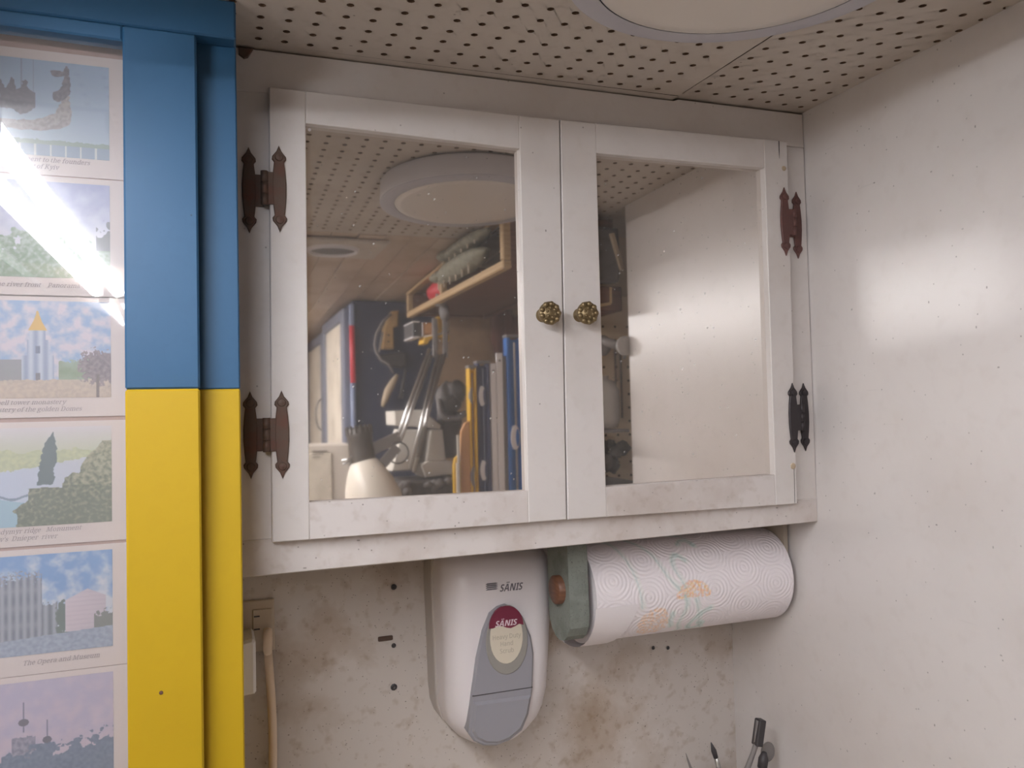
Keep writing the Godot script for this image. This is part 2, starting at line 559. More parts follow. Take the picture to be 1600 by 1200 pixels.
func build_ceiling() -> void:
	var c := Node3D.new()
	c.name = "ceiling"
	add_child(c)
	c.set_meta("kind", "structure")
	var st := st_new()
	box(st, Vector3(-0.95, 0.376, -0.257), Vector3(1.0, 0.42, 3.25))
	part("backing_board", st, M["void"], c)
	# two perforated boards with a joint between them
	var th := 0.0036
	var pa := 0.02375
	var at_a := func(i: float, j: float) -> Vector2:
		var r := 3.0 - j
		return Vector2(0.0409 + pa * (i * cos(th) + r * sin(th)), 0.0939 + pa * (i * sin(th) - r * cos(th)))
	var ra := func(z: float) -> float: return 0.5035 - 0.0264 * z
	var last_a := func(j: int) -> int:
		var i := 19
		while at_a.call(i + 0.5, j + 0.5).x > ra.call(at_a.call(i, j).y) - 0.001:
			i -= 1
		return i
	st = st_new()
	var ins := st_new(true)
	perforated(st, ins, at_a, -7, Vector2i(0, 27), last_a, func(_z): return -0.2, ra, cy, 0.0034)
	var p0: Vector2 = at_a.call(0, -0.5)
	var p1: Vector2 = at_a.call(0, 26.5)
	for q in [[-0.2, -0.02, 0.5035, p0.y], [-0.2, p1.y, 0.486, 0.664], [-0.9, -0.02, -0.2, 0.664]]:
		quad(st, Vector3(q[0], cy(q[0], q[1]), q[1]), Vector3(q[2], cy(q[2], q[1]), q[1]), Vector3(q[2], cy(q[2], q[3]), q[3]), Vector3(q[0], cy(q[0], q[3]), q[3]), Vector3.DOWN)
	for z in 8:   # the cut edge along the joint
		var za := -0.02 + 0.684 * z / 8.0
		var zb := -0.02 + 0.684 * (z + 1) / 8.0
		quad(st, Vector3(ra.call(za), cy(0.5, za), za), Vector3(ra.call(zb), cy(0.5, zb), zb), Vector3(ra.call(zb), cy(0.5, zb) + 0.006, zb), Vector3(ra.call(za), cy(0.5, za) + 0.006, za), Vector3.RIGHT)
	var mi := part("perforated_board", st, M["ceiling_board"], c)
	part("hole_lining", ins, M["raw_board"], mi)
	var at_b := func(i: float, j: float) -> Vector2: return Vector2(0.6725 - 0.0252 * (6 - i) - 0.00068 * j, 0.0167 + 0.0252 * j + 0.0011 * (6 - i))
	var lb := func(z: float) -> float: return 0.5096 - 0.0264 * z
	var last_b := func(j: int) -> int:
		return 6
	st = st_new()
	ins = st_new(true)
	perforated(st, ins, at_b, 0, Vector2i(0, 25), last_b, lb, func(z): return maxf(0.694 - 0.08 * z, 0.66), cb, 0.0034)
	p0 = at_b.call(3, -0.5)
	quad(st, Vector3(0.508, cb(0.508, -0.02), -0.02), Vector3(0.70, cb(0.70, -0.02), -0.02), Vector3(0.70, cb(0.70, p0.y), at_b.call(6.5, -0.5).y), Vector3(0.508, cb(0.508, p0.y), at_b.call(-0.5, -0.5).y), Vector3.DOWN)
	quad(st, Vector3(0.66, cb(0.66, 0.4), 0.4), Vector3(0.95, cb(0.95, 0.4), 0.4), Vector3(0.95, cb(0.95, 0.664), 0.664), Vector3(0.66, cb(0.66, 0.664), 0.664), Vector3.DOWN)
	mi = part("perforated_board", st, M["ceiling_board"], c)
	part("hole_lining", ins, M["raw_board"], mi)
	# narrow planks beyond the perforated boards
	for k in 37:
		var x0 := -0.9 + k * 0.05
		st = st_new()
		var d := 0.0015 * sin(k * 2.1)
		var q := []
		for e in [[x0 + 0.001, 0.668], [x0 + 0.049, 0.668], [x0 + 0.049, 3.2], [x0 + 0.001, 3.2]]:
			q.append(Vector3(e[0], cy(e[0], e[1]) + d, e[1]))
		quad(st, q[0], q[1], q[2], q[3], Vector3.DOWN)
		for e in 4:
			var a: Vector3 = q[e]
			var b: Vector3 = q[(e + 1) % 4]
			var o: Vector3 = ((a + b) / 2 - (q[0] + q[2]) / 2) * Vector3(1, 0, 1)
			quad(st, a, b, b + Vector3(0, 0.012, 0), a + Vector3(0, 0.012, 0), o)
		part("plank", st, M["plank"], c)

# ---------------------------------------------------------------- lamps
func build_lamps() -> void:
	for n in 2:
		var z0: float = [0.26, 1.50][n]
		var z1: float = [1.375, 2.70][n]
		var t := thing("strip_light", ["long twin-tube strip light under the ceiling, glaring in the glass over the postcards", "second twin-tube strip light, its tip just showing past the end of the long one"][n], "light fixture", Vector3(-0.222, 0.31, z0))
		var s := st_new()
		box(s, Vector3(-0.352, 0.304, z0 - 0.01), Vector3(-0.097, 0.309, z1 + 0.01), 0.001)
		box(s, Vector3(-0.25, 0.309, z0 - 0.01), Vector3(-0.195, 0.322 - 0.0426 * z0 * 0.1, z1 + 0.01), 0.002)
		box(s, Vector3(-0.100, 0.2853, z0 - 0.01), Vector3(-0.097, 0.309, z1 + 0.01), 0.0005)
		box(s, Vector3(-0.352, 0.2853, z0 - 0.01), Vector3(-0.349, 0.309, z1 + 0.01), 0.0005)
		part("housing", s, M["housing_grey"], t)
		for x in [-0.204, -0.247]:
			s = st_new(true)
			tube(s, [Vector3(x, 0.287, z0 + 0.012), Vector3(x, 0.287, z1 - 0.012)], 0.0125, 16)
			part("tube", s, M["tube_glow"], t)
			for z in [z0, z1]:
				s = st_new()
				box(s, Vector3(x - 0.012, 0.277, z - 0.008), Vector3(x + 0.012, 0.305, z + 0.008), 0.003)
				part("tube_socket", s, M["lamp_white"], t)
		for x in [-0.204, -0.247]:
			for turn in [0.0, 1.15 if x > -0.22 else -1.15]:
				var l := AreaLight3D.new()
				l.name = "tube_light"
				l.area_size = Vector2(0.006, z1 - z0 - 0.05)
				l.light_energy = (0.050 if turn == 0.0 else 0.105) * (1.0 if n == 0 else 3.6)
				l.light_color = Color(0.967, 0.977, 1.0)
				l.shadow_enabled = true
				l.area_range = 6.0
				l.area_attenuation = 2.0
				# local -z is the way the light goes, local y runs along the tube
				var dir := Vector3(sin(turn), -cos(turn), 0)
				l.transform = Transform3D(Basis(Vector3.BACK.cross(-dir), Vector3.BACK, -dir), Vector3(x, 0.287, (z0 + z1) / 2) + dir * 0.0135 - t.position)
				t.add_child(l, true)
	# the round ceiling lamp, switched off
	var cl := thing("ceiling_light", "round white disc lamp on the perforated ceiling, switched off", "ceiling light", Vector3(0.3535, cy(0.3535, 0.3385), 0.3385))
	var xf := Transform3D(Basis(Vector3(0.0426, 0, 0).cross(Vector3.UP) * 0 + Vector3(1, 0.0047, 0), Vector3(0.0, 1, 0.0426).normalized(), Vector3(0, -0.0426, 1)), cl.position)
	var s := st_new(true)
	lathe(s, [Vector2(0.1, -0.001), Vector2(0.1245, -0.0025), Vector2(0.1270, -0.005), Vector2(0.1283, -0.0325)], 72, xf)
	part("rim", s, M["rim_white"], cl)
	s = st_new(true)
	lathe(s, [Vector2(0.1283, -0.0325), Vector2(0.1278, -0.0342), Vector2(0.1262, -0.0350), Vector2(0.1080, -0.0352)], 72, xf)
	part("trim_ring", s, M["ring_grey"], cl)
	s = st_new(true)
	lathe(s, [Vector2(0.1075, -0.0338), Vector2(0.1065, -0.0355), Vector2(0.095, -0.0360), Vector2(0.05, -0.0366), Vector2(0, -0.0367)], 72, xf)
	part("diffuser", s, M["diffuser"], cl)
	# the round vent further back
	var v := thing("ceiling_vent", "round dark vent opening on a pale plate in the plank ceiling", "vent", Vector3(0.215, cy(0.215, 0.767), 0.767))
	s = st_new()
	box(s, Vector3(0.10, v.position.y - 0.006, 0.69), Vector3(0.31, v.position.y + 0.001, 0.85), 0.002, Transform3D(Basis(Vector3.RIGHT, 0.0426), Vector3.ZERO).translated(Vector3.ZERO) if false else Transform3D())
	part("plate", s, M["ceiling_board"], v)
	s = st_new(true)
	var vx := Transform3D(Basis(), v.position)
	lathe(s, [Vector2(0.050, -0.006), Vector2(0.048, -0.012), Vector2(0.044, -0.012), Vector2(0.042, -0.004)], 36, vx)
	part("collar", s, M["rim_white"], v)
	s = st_new(true)
	lathe(s, [Vector2(0.0435, -0.0075), Vector2(0.0, -0.0072)], 36, vx)
	part("grille", s, M["socket_dark"], v)

# ---------------------------------------------------------------- white wall cabinet
func hinge_leaf(cx: float, y: float, z: float, reach: float) -> SurfaceTool:
	var s := st_new()
	var o := [[0.0, 0.0415], [0.0022, 0.036], [0.0062, 0.031], [0.0066, 0.028], [0.0046, 0.0255], [0.0056, 0.017], [0.0064, 0.006], [0.0064, -0.006], [0.0056, -0.017], [0.0046, -0.0255], [0.0066, -0.028], [0.0062, -0.031], [0.0022, -0.036], [0.0, -0.0415]]
	var poly := PackedVector2Array()
	for p in o:
		poly.append(Vector2(cx + p[0], y + p[1]))
	for i in range(o.size() - 2, 0, -1):
		poly.append(Vector2(cx - o[i][0], y + o[i][1]))
	prism(s, poly, z, z + 0.0022, Transform3D(), 0.0008)
	box(s, Vector3(minf(cx, reach), y - 0.0155, z), Vector3(maxf(cx, reach), y + 0.0155, z + 0.0018), 0.0004)
	for k in [0.030, -0.030]:   # raised buttons below the spear tips
		lathe(s, [Vector2(0.0042, 0.0018), Vector2(0.0034, 0.0034), Vector2(0, 0.004)], 10, Transform3D(Basis(Vector3.RIGHT, Vector3.BACK, Vector3.DOWN), Vector3(cx, y + k, z)))
	return s

func build_cabinet() -> void:
	var t := thing("wall_cabinet", "white painted wall cabinet with two mirrored doors under the perforated ceiling", "cabinet", Vector3(0.355, -0.145, -0.1))
	var m: Material = M["white_paint"]
	var md: Material = M["white_paint_dirty"]
	var s := st_new()
	box(s, Vector3(0.024, -0.138, -0.206), Vector3(0.034, 0.34, -0.014))
	box(s, Vector3(0.672, -0.138, -0.206), Vector3(0.684, 0.34, -0.014))
	box(s, Vector3(0.024, -0.138, -0.206), Vector3(0.684, -0.126, -0.014))
	box(s, Vector3(0.024, 0.33, -0.206), Vector3(0.684, 0.34, -0.014))
	part("carcass", s, m, t)
	s = st_new()
	prism(s, pv([0.0205, 0.3115, 0.6895, 0.3175, 0.6895, 0.3592, 0.51, 0.3582, 0.505, 0.3558, 0.0205, 0.3535]), -0.018, 0.0, Transform3D(), 0.0007)
	part("rail", s, m, t)
	s = st_new()
	prism(s, pv([0.0196, -0.1509, 0.6903, -0.1451, 0.6905, -0.1165, 0.0196, -0.1165]), -0.018, 0.0, Transform3D(), 0.0009)
	part("rail", s, md, t)
	s = st_new()
	prism(s, pv([0.0200, -0.1165, 0.0540, -0.1165, 0.0540, 0.3115, 0.0205, 0.3115]), -0.018, -0.0002, Transform3D(), 0.0004)
	part("stile", s, m, t)
	s = st_new()
	prism(s, pv([0.6440, -0.1165, 0.6897, -0.1165, 0.6890, 0.3172, 0.6440, 0.3165]), -0.018, -0.0002, Transform3D(), 0.0004)
	part("stile", s, m, t)
	s = st_new()
	prism(s, pv([0.338, -0.1165, 0.366, -0.1165, 0.366, 0.3115, 0.338, 0.3115]), -0.018, -0.0006)
	part("stile", s, m, t)
	# doors: outer corners, then the corners of the mirror opening, both from top left clockwise
	var doors := [
		[Vector2(0.0510, 0.3135), Vector2(0.3527, 0.3134), Vector2(0.3492, -0.1178), Vector2(0.0482, -0.1186), Vector2(0.0847, 0.2823), Vector2(0.3058, 0.2776), Vector2(0.3059, -0.0849), Vector2(0.0824, -0.0832)],
		[Vector2(0.3542, 0.3136), Vector2(0.6540, 0.3182), Vector2(0.6507, -0.1196), Vector2(0.3508, -0.118), Vector2(0.3963, 0.2809), Vector2(0.6200, 0.2831), Vector2(0.6197, -0.0837), Vector2(0.3970, -0.0858)]]
	for d in 2:
		var q: Array = doors[d]
		s = st_new()
		var g := 0.0001
		# stiles run the full height, rails sit between them
		var lx0: Vector2 = Vector2(q[4].x, q[0].y + (q[1].y - q[0].y) * (q[4].x - q[0].x) / (q[1].x - q[0].x))
		var lx1: Vector2 = Vector2(q[7].x, q[3].y + (q[2].y - q[3].y) * (q[7].x - q[3].x) / (q[2].x - q[3].x))
		var rx0: Vector2 = Vector2(q[5].x, q[0].y + (q[1].y - q[0].y) * (q[5].x - q[0].x) / (q[1].x - q[0].x))
		var rx1: Vector2 = Vector2(q[6].x, q[3].y + (q[2].y - q[3].y) * (q[6].x - q[3].x) / (q[2].x - q[3].x))
		var frame := Node3D.new()
		frame.name = "door"
		t.add_child(frame, true)
		prism(s, PackedVector2Array([q[0], lx0, lx1, q[3]]), 0.0, 0.012, Transform3D(), 0.0008)
		part("door_stile", s, m, frame)
		s = st_new()
		prism(s, PackedVector2Array([rx0, q[1], q[2], rx1]), 0.0, 0.012, Transform3D(), 0.0008)
		part("door_stile", s, m, frame)
		s = st_new()
		prism(s, PackedVector2Array([lx0 + Vector2(g, 0), rx0 - Vector2(g, 0), q[5] - Vector2(g, 0), q[4] + Vector2(g, 0)]), 0.0, 0.0118, Transform3D(), 0.0006)
		part("door_rail", s, m, frame)
		s = st_new()
		prism(s, PackedVector2Array([q[7] + Vector2(g, 0), q[6] - Vector2(g, 0), rx1 - Vector2(g, 0), lx1 + Vector2(g, 0)]), 0.0, 0.0118, Transform3D(), 0.0006)
		part("door_rail", s, md, frame)
		s = st_new()
		prism(s, PackedVector2Array([q[4] + Vector2(-0.006, 0.006), q[5] + Vector2(0.006, 0.006), q[6] + Vector2(0.006, -0.006), q[7] + Vector2(-0.006, -0.006)]), -0.001, 0.003)
		part("mirror", s, M["mirror"], frame, "dusty mirror pane")
		# brass rosette knob
		var kc: Vector2 = [Vector2(0.3272, 0.1000), Vector2(0.3705, 0.1010)][d]
		var kx := Transform3D(Basis(Vector3.RIGHT, Vector3.BACK, Vector3.DOWN), Vector3(kc.x, kc.y, 0.012))
		s = st_new(true)
		lathe(s, [Vector2(0.0075, 0.0), Vector2(0.006, 0.003), Vector2(0.0045, 0.010), Vector2(0.0085, 0.014), Vector2(0.0118, 0.018), Vector2(0.0122, 0.0205), Vector2(0.0105, 0.0225), Vector2(0.0075, 0.0222), Vector2(0.006, 0.0238), Vector2(0.003, 0.0252), Vector2(0, 0.0256)], 24, kx)
		for k in 9:
			var a := TAU * k / 9
			lump(s, kx * Vector3(cos(a) * 0.0095, 0.0212, sin(a) * 0.0095), Vector3(0.0032, 0.0032, 0.003), 0.0, 1, 1.0, 8, 6)
		for k in 6:
			var a := TAU * k / 6 + 0.3
			lump(s, kx * Vector3(cos(a) * 0.0048, 0.0244, sin(a) * 0.0048), Vector3(0.0018, 0.0018, 0.0016), 0.0, 1, 1.0, 8, 6)
		part("knob", s, M["brass"], frame, "tarnished brass rosette knob")
		for p in ([Vector3(0.6478, 0.2846, 0.002), Vector3(0.6462, -0.0745, 0.0025)] if d == 1 else [Vector3(0.0890, 0.2790, 0.001)]):
			s = st_new(true)
			var z: float = 0.0118 if d == 1 else 0.003
			lathe(s, [Vector2(p.z * 1.6, 0.0), Vector2(p.z * 1.4, 0.0009), Vector2(p.z * 0.6, 0.0006), Vector2(0, 0.0011)], 12, Transform3D(Basis(Vector3.RIGHT, Vector3.BACK, Vector3.DOWN), Vector3(p.x, p.y, z)))
			part("screw_plug", s, M["beige"] if d == 1 else M["plastic_white"], frame)
	for cr in [[0.6413, 0.3175, 0.6423, 0.3175, 0.6421, 0.3050, 0.6417, 0.2960, 0.6411, 0.3060], [0.6472, -0.0775, 0.6476, -0.0775, 0.6474, -0.095, 0.6470, -0.118, 0.6466, -0.1185, 0.6470, -0.095]]:
		s = st_new()
		prism(s, pv(cr), 0.0116, 0.0123)
		part("crack", s, M["dark_plastic"], t)
	s = st_new()
	prism(s, pv([0.0240, 0.3530, 0.0377, 0.3530, 0.0325, 0.3440, 0.0290, 0.3425, 0.0240, 0.3460]), -0.001, 0.003, Transform3D(), 0.0006)
	part("wedge", s, M["rust"], t, "dark brown chip at the top corner")
	# H-shaped hinges: a leaf on the frame, a leaf on the door, the knuckle between
	for h in [[0.0320, 0.0590, 0.2158, 0, "rust"], [0.0305, 0.0583, -0.0178, 0, "rust"], [0.6740, 0.6462, 0.2195, 1, "rust_red"], [0.6748, 0.6484, -0.0168, 1, "black_iron"]]:
		var hn := Node3D.new()
		hn.name = "hinge"
		t.add_child(hn, true)
		var hm: Material = M[h[4]]
		var kx: float = (h[0] + h[1]) / 2.0
		part("leaf", hinge_leaf(h[0], h[2], 0.0002, kx), hm, hn)
		part("leaf", hinge_leaf(h[1], h[2], 0.0122, kx), hm, hn)
		s = st_new(true)
		var kz := 0.0128
		var kr := 0.0036 if h[3] == 0 else 0.0028
		for k in 3:
			var y0: float = h[2] - 0.0160 + k * 0.0108
			tube(s, [Vector3(kx, y0, kz), Vector3(kx, y0 + 0.0104, kz)], kr, 10)
		part("knuckle", s, hm, hn)

# ---------------------------------------------------------------- blue and yellow display cabinet with postcards
func two_tone(called: String, lo: Vector3, hi: Vector3, parent: Node, bev := 0.0012) -> void:
	var split := 0.0235
	var a := st_new()
	box(a, Vector3(lo.x, split, lo.z), hi, bev)
	var b := st_new()
	box(b, lo, Vector3(hi.x, split, hi.z), bev)
	part2(called, a, M["blue_paint"], b, M["yellow_paint"], parent)

func build_display() -> void:
	var top := 0.3495
	var t := thing("display_cabinet", "tall shallow display cabinet painted blue above and yellow below", "cabinet", Vector3(-0.2, -0.55, -0.06))
	two_tone("carcass", Vector3(-0.50, -0.55, -0.206), Vector3(0.0165, top, 0.045), t)
	two_tone("face_stile", Vector3(-0.05, -0.55, 0.045), Vector3(0.0197, top, 0.079), t)
	two_tone("face_stile", Vector3(-0.50, -0.55, 0.045), Vector3(-0.46, top, 0.079), t)
	var s := st_new()
	box(s, Vector3(-0.46, 0.318, 0.045), Vector3(-0.05, top, 0.0788), 0.001)
	part("face_rail", s, M["blue_paint"], t)
	s = st_new()
	box(s, Vector3(-0.46, -0.55, 0.045), Vector3(-0.05, -0.51, 0.0788), 0.001)
	part("face_rail", s, M["yellow_paint"], t)
	s = st_new()
	box(s, Vector3(-0.50, 0.3170, 0.0795), Vector3(0.0193, top, 0.0975), 0.0015)
	part("header", s, M["blue_paint"], t)
	# the glazed door stands proud of the frame
	var door := Node3D.new()
	door.name = "door"
	t.add_child(door)
	two_tone("door_stile", Vector3(-0.0672, -0.54, 0.080), Vector3(-0.0120, 0.3165, 0.098), door, 0.0015)
	two_tone("door_stile", Vector3(-0.47, -0.54, 0.080), Vector3(-0.42, 0.3165, 0.098), door, 0.0015)
	s = st_new()
	prism(s, pv([-0.42, 0.3085, -0.0672, 0.3035, -0.0672, 0.3165, -0.42, 0.3165]), 0.080, 0.098, Transform3D(), 0.0015)
	part("door_rail", s, M["blue_paint"], door)
	s = st_new()
	box(s, Vector3(-0.42, -0.54, 0.080), Vector3(-0.0672, -0.49, 0.098), 0.0015)
	part("door_rail", s, M["yellow_paint"], door)
	s = st_new()
	box(s, Vector3(-0.425, -0.495, 0.0850), Vector3(-0.0645, 0.312, 0.0875))
	part("glass_pane", s, M["glass"], door, "clear glass pane that mirrors the strip light")
	s = st_new()
	lathe(s, [Vector2(0.0016, 0.0), Vector2(0.0014, 0.0006), Vector2(0, 0.0008)], 10, Transform3D(Basis(Vector3.RIGHT, Vector3.BACK, Vector3.DOWN), Vector3(-0.0430, -0.2170, 0.098)))
	part("nail_head", s, M["rust"], door)
	s = st_new()
	box(s, Vector3(-0.455, -0.505, 0.0455), Vector3(-0.052, 0.317, 0.066), 0.0)
	part("back_panel", s, M["pink_board"], t, "bare pinkish backing board")
	build_cards()

func blend(a: Color, b: Color, k: float) -> Color:
	return a.lerp(b, clampf(k, 0.0, 1.0))

func card_picture(n: int) -> Image:
	# hull, figure on the prow, group of figures; monument, trees
	var outlines := [
		pv([-20, 400, 160, 395, 260, 375, 340, 340, 385, 265, 398, 225, 440, 205, 450, 260, 462, 340, 442, 405, 380, 435, 260, 455, 150, 458, -20, 460]),
		pv([414, 22, 436, 22, 442, 70, 452, 130, 444, 210, 400, 245, 372, 262, 330, 250, 328, 212, 372, 180, 400, 128, 412, 84, 345, 98, 306, 66, 360, 54, 405, 60]),
		pv([-20, 140, 20, 200, 45, 160, 60, 122, 80, 150, 85, 205, 120, 190, 140, 128, 160, 148, 165, 190, 215, 215, 215, 310, 160, 350, 120, 365, 60, 330, -20, 330]),
		pv([285, 82, 318, 40, 326, 26, 332, 80, 346, 130, 346, 216, 322, 256, 332, 310, 322, 360, 215, 366, 226, 276, 240, 196, 256, 124]),
		pv([80, 640, 85, 540, 60, 516, 150, 460, 165, 378, 380, 380, 400, 320, 450, 290, 490, 298, 510, 246, 550, 190, 620, 140, 650, 96, 740, 80, 740, 640])]
	var nz := noise(40 + n, 0.035, 4)
	var fine := noise(60 + n, 0.12, 3)
	var w := 240
	var h := 144
	return image_of(w, h, func(px: int, py: int) -> Color:
		var x := px / float(w)      # 0.41 is where the frame of the photograph cuts the cards
		var y := py / float(h)
		var a := nz.get_noise_2d(px, py)
		var f := fine.get_noise_2d(px, py)
		var u := (x - 0.41) / 0.59   # 0..1 over the part in view
		var q := Vector2(u * 720.0 + 10.0 * f, y * 620.0 + 10.0 * a)   # grid in which the outlines below are drawn
		var c := Color()
		match n:
			0:
				c = blend(c8(150, 176, 206), c8(182, 198, 214), y)
				if y > 0.83 + 0.02 * f: c = c8(138, 160, 146)
				if y > 0.88: c = c8(138, 158, 178) if fmod(u * 7.0, 1.0) > 0.12 else c8(205, 206, 206)
				if (absf(u - 0.17) < 0.004 or absf(u - 0.28) < 0.004) and y < 0.4: c = blend(c, c8(120, 124, 136), 0.5)
				if Geometry2D.is_point_in_polygon(q, outlines[0]): c = blend(c8(178, 172, 168), c8(142, 138, 138), 0.5 + f + (y - 0.7))
				if Geometry2D.is_point_in_polygon(q, outlines[1]): c = blend(c8(106, 104, 116), c8(134, 130, 138), f + 0.4)
				if Geometry2D.is_point_in_polygon(q, outlines[2]): c = blend(c8(108, 106, 118), c8(170, 164, 164), clampf((y - 0.45) * 2.4, 0, 1) + f * 0.4)
			1:
				c = blend(c8(150, 158, 200), c8(224, 224, 236), y * 1.5 + a * 0.3)
				if y > 0.6 + 0.25 * a: c = blend(c8(176, 190, 176), c8(120, 148, 118), y * 1.2 - 0.3 + f)
				if u > 0.86 and y > 0.45 + a * 0.2 and y < 0.7: c = c8(120, 124, 128)
			2:
				c = blend(c8(136, 172, 214), c8(216, 204, 214), 0.55 + a * 1.3 + 0.5 * (y - 0.3))
				if y > 0.62 + 0.05 * f and u > 0.5: c = blend(c8(150, 170, 150), c8(128, 150, 120), a + 0.5)
				if y > 0.60 and u < 0.22: c = c8(140, 142, 146)
				var tw := absf(u - 0.31)
				var half := 0.15 if y > 0.56 else (0.10 if y > 0.40 else 0.075)
				if y > 0.30 and tw < half: c = blend(c8(196, 202, 220), c8(140, 158, 186), 0.5 + 0.5 * sin(u * 70.0))
				if y > 0.46 and y < 0.54 and tw < 0.02: c = c8(104, 116, 140)
				if y > 0.74 and tw < 0.02: c = c8(110, 110, 120)
				if y > 0.10 and y <= 0.30 and tw < 0.08 * pow((y - 0.08) / 0.22, 1.6) + 0.006: c = c8(224, 176, 84)
				if y > 0.81 + 0.01 * f: c = blend(c8(206, 184, 164), c8(186, 168, 154), f + 0.5)
				if u > 0.68 and pow((u - 0.88) / 0.20, 2) + pow((y - 0.68) / 0.17, 2) < 1.0 + f * 1.2: c = blend(c8(116, 104, 114), c8(150, 138, 140), f + 0.4)
				if absf(u - 0.87) < 0.012 and y > 0.75: c = c8(110, 98, 100)
			3:
				c = blend(c8(216, 210, 216), c8(196, 200, 176), clampf(y * 4.0, 0, 1))
				if y > 0.24 + 0.05 * a: c = blend(c8(198, 202, 158), c8(176, 184, 150), f + 0.5)
				if y > 0.44 - u * 0.16 + 0.02 * f: c = blend(c8(190, 202, 226), c8(204, 206, 218), u)
				if y > 0.72 + u * 0.2 and u < 0.4: c = c8(150, 186, 206)
				if absf(y - (0.70 + 0.02 * sin(u * 20.0))) < 0.012 and u < 0.3: c = c8(120, 140, 160)
				if Geometry2D.is_point_in_polygon(q, outlines[4]): c = blend(c8(96, 108, 92), c8(166, 166, 138), f + 0.25 + (0.35 if u > 0.62 and y < 0.6 else 0.0) - (y - 0.5) * 0.6)
				if Geometry2D.is_point_in_polygon(q, outlines[3]): c = c8(86, 106, 112)
			4:
				c = blend(c8(112, 158, 216), c8(206, 212, 226), y * 1.3 + a * 1.1)
				if u < 0.34 and y > 0.14 + absf(f) * 0.25 and y < 0.86: c = blend(c8(160, 166, 180), c8(84, 96, 116), (0.5 + 0.5 * sin(u * 95.0)) * (0.35 + 0.4 * absf(sin(y * 18.0))))
				if u >= 0.34 and u < 0.48 and y > 0.5 + 0.06 * f and y < 0.86: c = blend(c8(156, 164, 178), c8(100, 112, 126), 0.5 + 0.5 * sin(u * 80.0))
				if u > 0.46 and u < 0.60 and pow((u - 0.53) / 0.07, 2) + pow((y - 0.66) / 0.17, 2) < 1.0 + f: c = c8(92, 112, 108)
				if u > 0.55 and u < 0.93 and y > 0.38 + absf(u - 0.76) * 0.5 and y < 0.80: c = blend(c8(214, 198, 208), c8(190, 178, 192), (u - 0.55) * 2.0 + (0.25 if fmod(y * 22.0, 1.0) < 0.35 else 0.0))
				if u > 0.82 and y > 0.64 + f * 0.1 and y < 0.82: c = c8(112, 120, 118)
				if y > 0.84 - u * 0.06: c = blend(c8(160, 174, 196), c8(132, 148, 172), f + 0.4)
			_:
				c = blend(c8(186, 178, 206), c8(206, 188, 206), y + a)
				for sp in [[0.17, 0.20, 0.018], [0.38, 0.40, 0.016]]:
					if absf(u - sp[0]) < 0.006 and y > sp[1] and y < sp[1] + 0.3: c = c8(120, 124, 150)
					if pow((u - sp[0]) / (sp[2] * 2.6), 2) + pow((y - sp[1] - 0.20) / 0.035, 2) < 1.0: c = c8(92, 92, 110)
					if absf(u - sp[0]) < sp[2] * (6.0 if sp[0] < 0.3 else 2.2) and y > sp[1] + 0.34 + 0.03 * f: c = blend(c8(116, 120, 144), c8(160, 158, 180), f + 0.5)
				if y > 0.72 - 0.10 * u + 0.20 * a: c = blend(c8(112, 130, 158), c8(92, 112, 140), f + 0.5)
		return c.lerp(c8(214, 203, 208), 0.16) * Color(0.86, 0.86, 0.86))

func build_cards() -> void:
	var tops := [0.2925, 0.1935, 0.0965, -0.0050, -0.1057, -0.2043]
	var words := ["Monument to the founders\nof the city of Kyiv", "The river front    Panorama", "The bell tower monastery\nMonastery of the golden Domes", "City Volodymyr ridge   Monument\nGreat Kyiv's  Dnieper  river", "The Opera and Museum", "The cathedral domes"]
	var looks := ["topmost postcard, a bronze boat with standing figures against a pale sky", "faded postcard of trees under a lilac sky, half hidden by the lamp glare", "postcard of a blue bell tower with a golden dome", "postcard of a dark monument above a river and trees", "postcard of an ornate grey building beside a pale block", "lowest postcard, misty spires against a lavender sky"]
	for n in 6:
		var y1: float = tops[n]
		var y0 := y1 - 0.0780
		var lo := y0 - 0.0155
		var hi := y1 + 0.0050
		if n == 0:
			hi = y1 + 0.0085
		var t := thing("postcard", looks[n], "postcard", Vector3(-0.14, lo, 0.0665), "column of postcards in the display cabinet")
		var s := st_new()
		box(s, Vector3(-0.218, lo, 0.0661), Vector3(-0.0690, hi - 0.0004, 0.0669))
		part("card", s, M["card"], t)
		var m := mat("card_print_%d" % n, Color.WHITE, 0.5)
		m.albedo_texture = ImageTexture.create_from_image(card_picture(n))
		m.texture_repeat = false
		s = st_new()
		uv_fn = func(p: Vector3) -> Vector2: return Vector2((p.x + 0.2105) / 0.1300, (y1 - p.y) / 0.0780)
		box(s, Vector3(-0.2105, y0, 0.0666), Vector3(-0.0805, y1, 0.0672))
		uv_fn = null
		part("printed_picture", s, m, t)
		letters("caption", words[n], 0.0034, Vector3(-0.1760 + [0.02, 0.012, 0.004, -0.004, 0.032, 0.02][n], y0 - 0.0062, 0.06705), M["caption_ink"], t, 0.3)

# ---------------------------------------------------------------- soap dispenser
func rrect(x0: float, x1: float, zb: float, zf: float, r: float) -> Array:   # plan outline from the wall round the front and back to the wall
	var o := [Vector2(x0, zb)]
	for k in 7:
		var a := PI - PI / 2 * k / 6.0
		o.append(Vector2(x0 + r + cos(a) * r, zf - r + sin(a) * r))
	for k in 7:
		var a := PI / 2 - PI / 2 * k / 6.0
		o.append(Vector2(x1 - r + cos(a) * r, zf - r + sin(a) * r))
	o.append(Vector2(x1, zb))
	return o

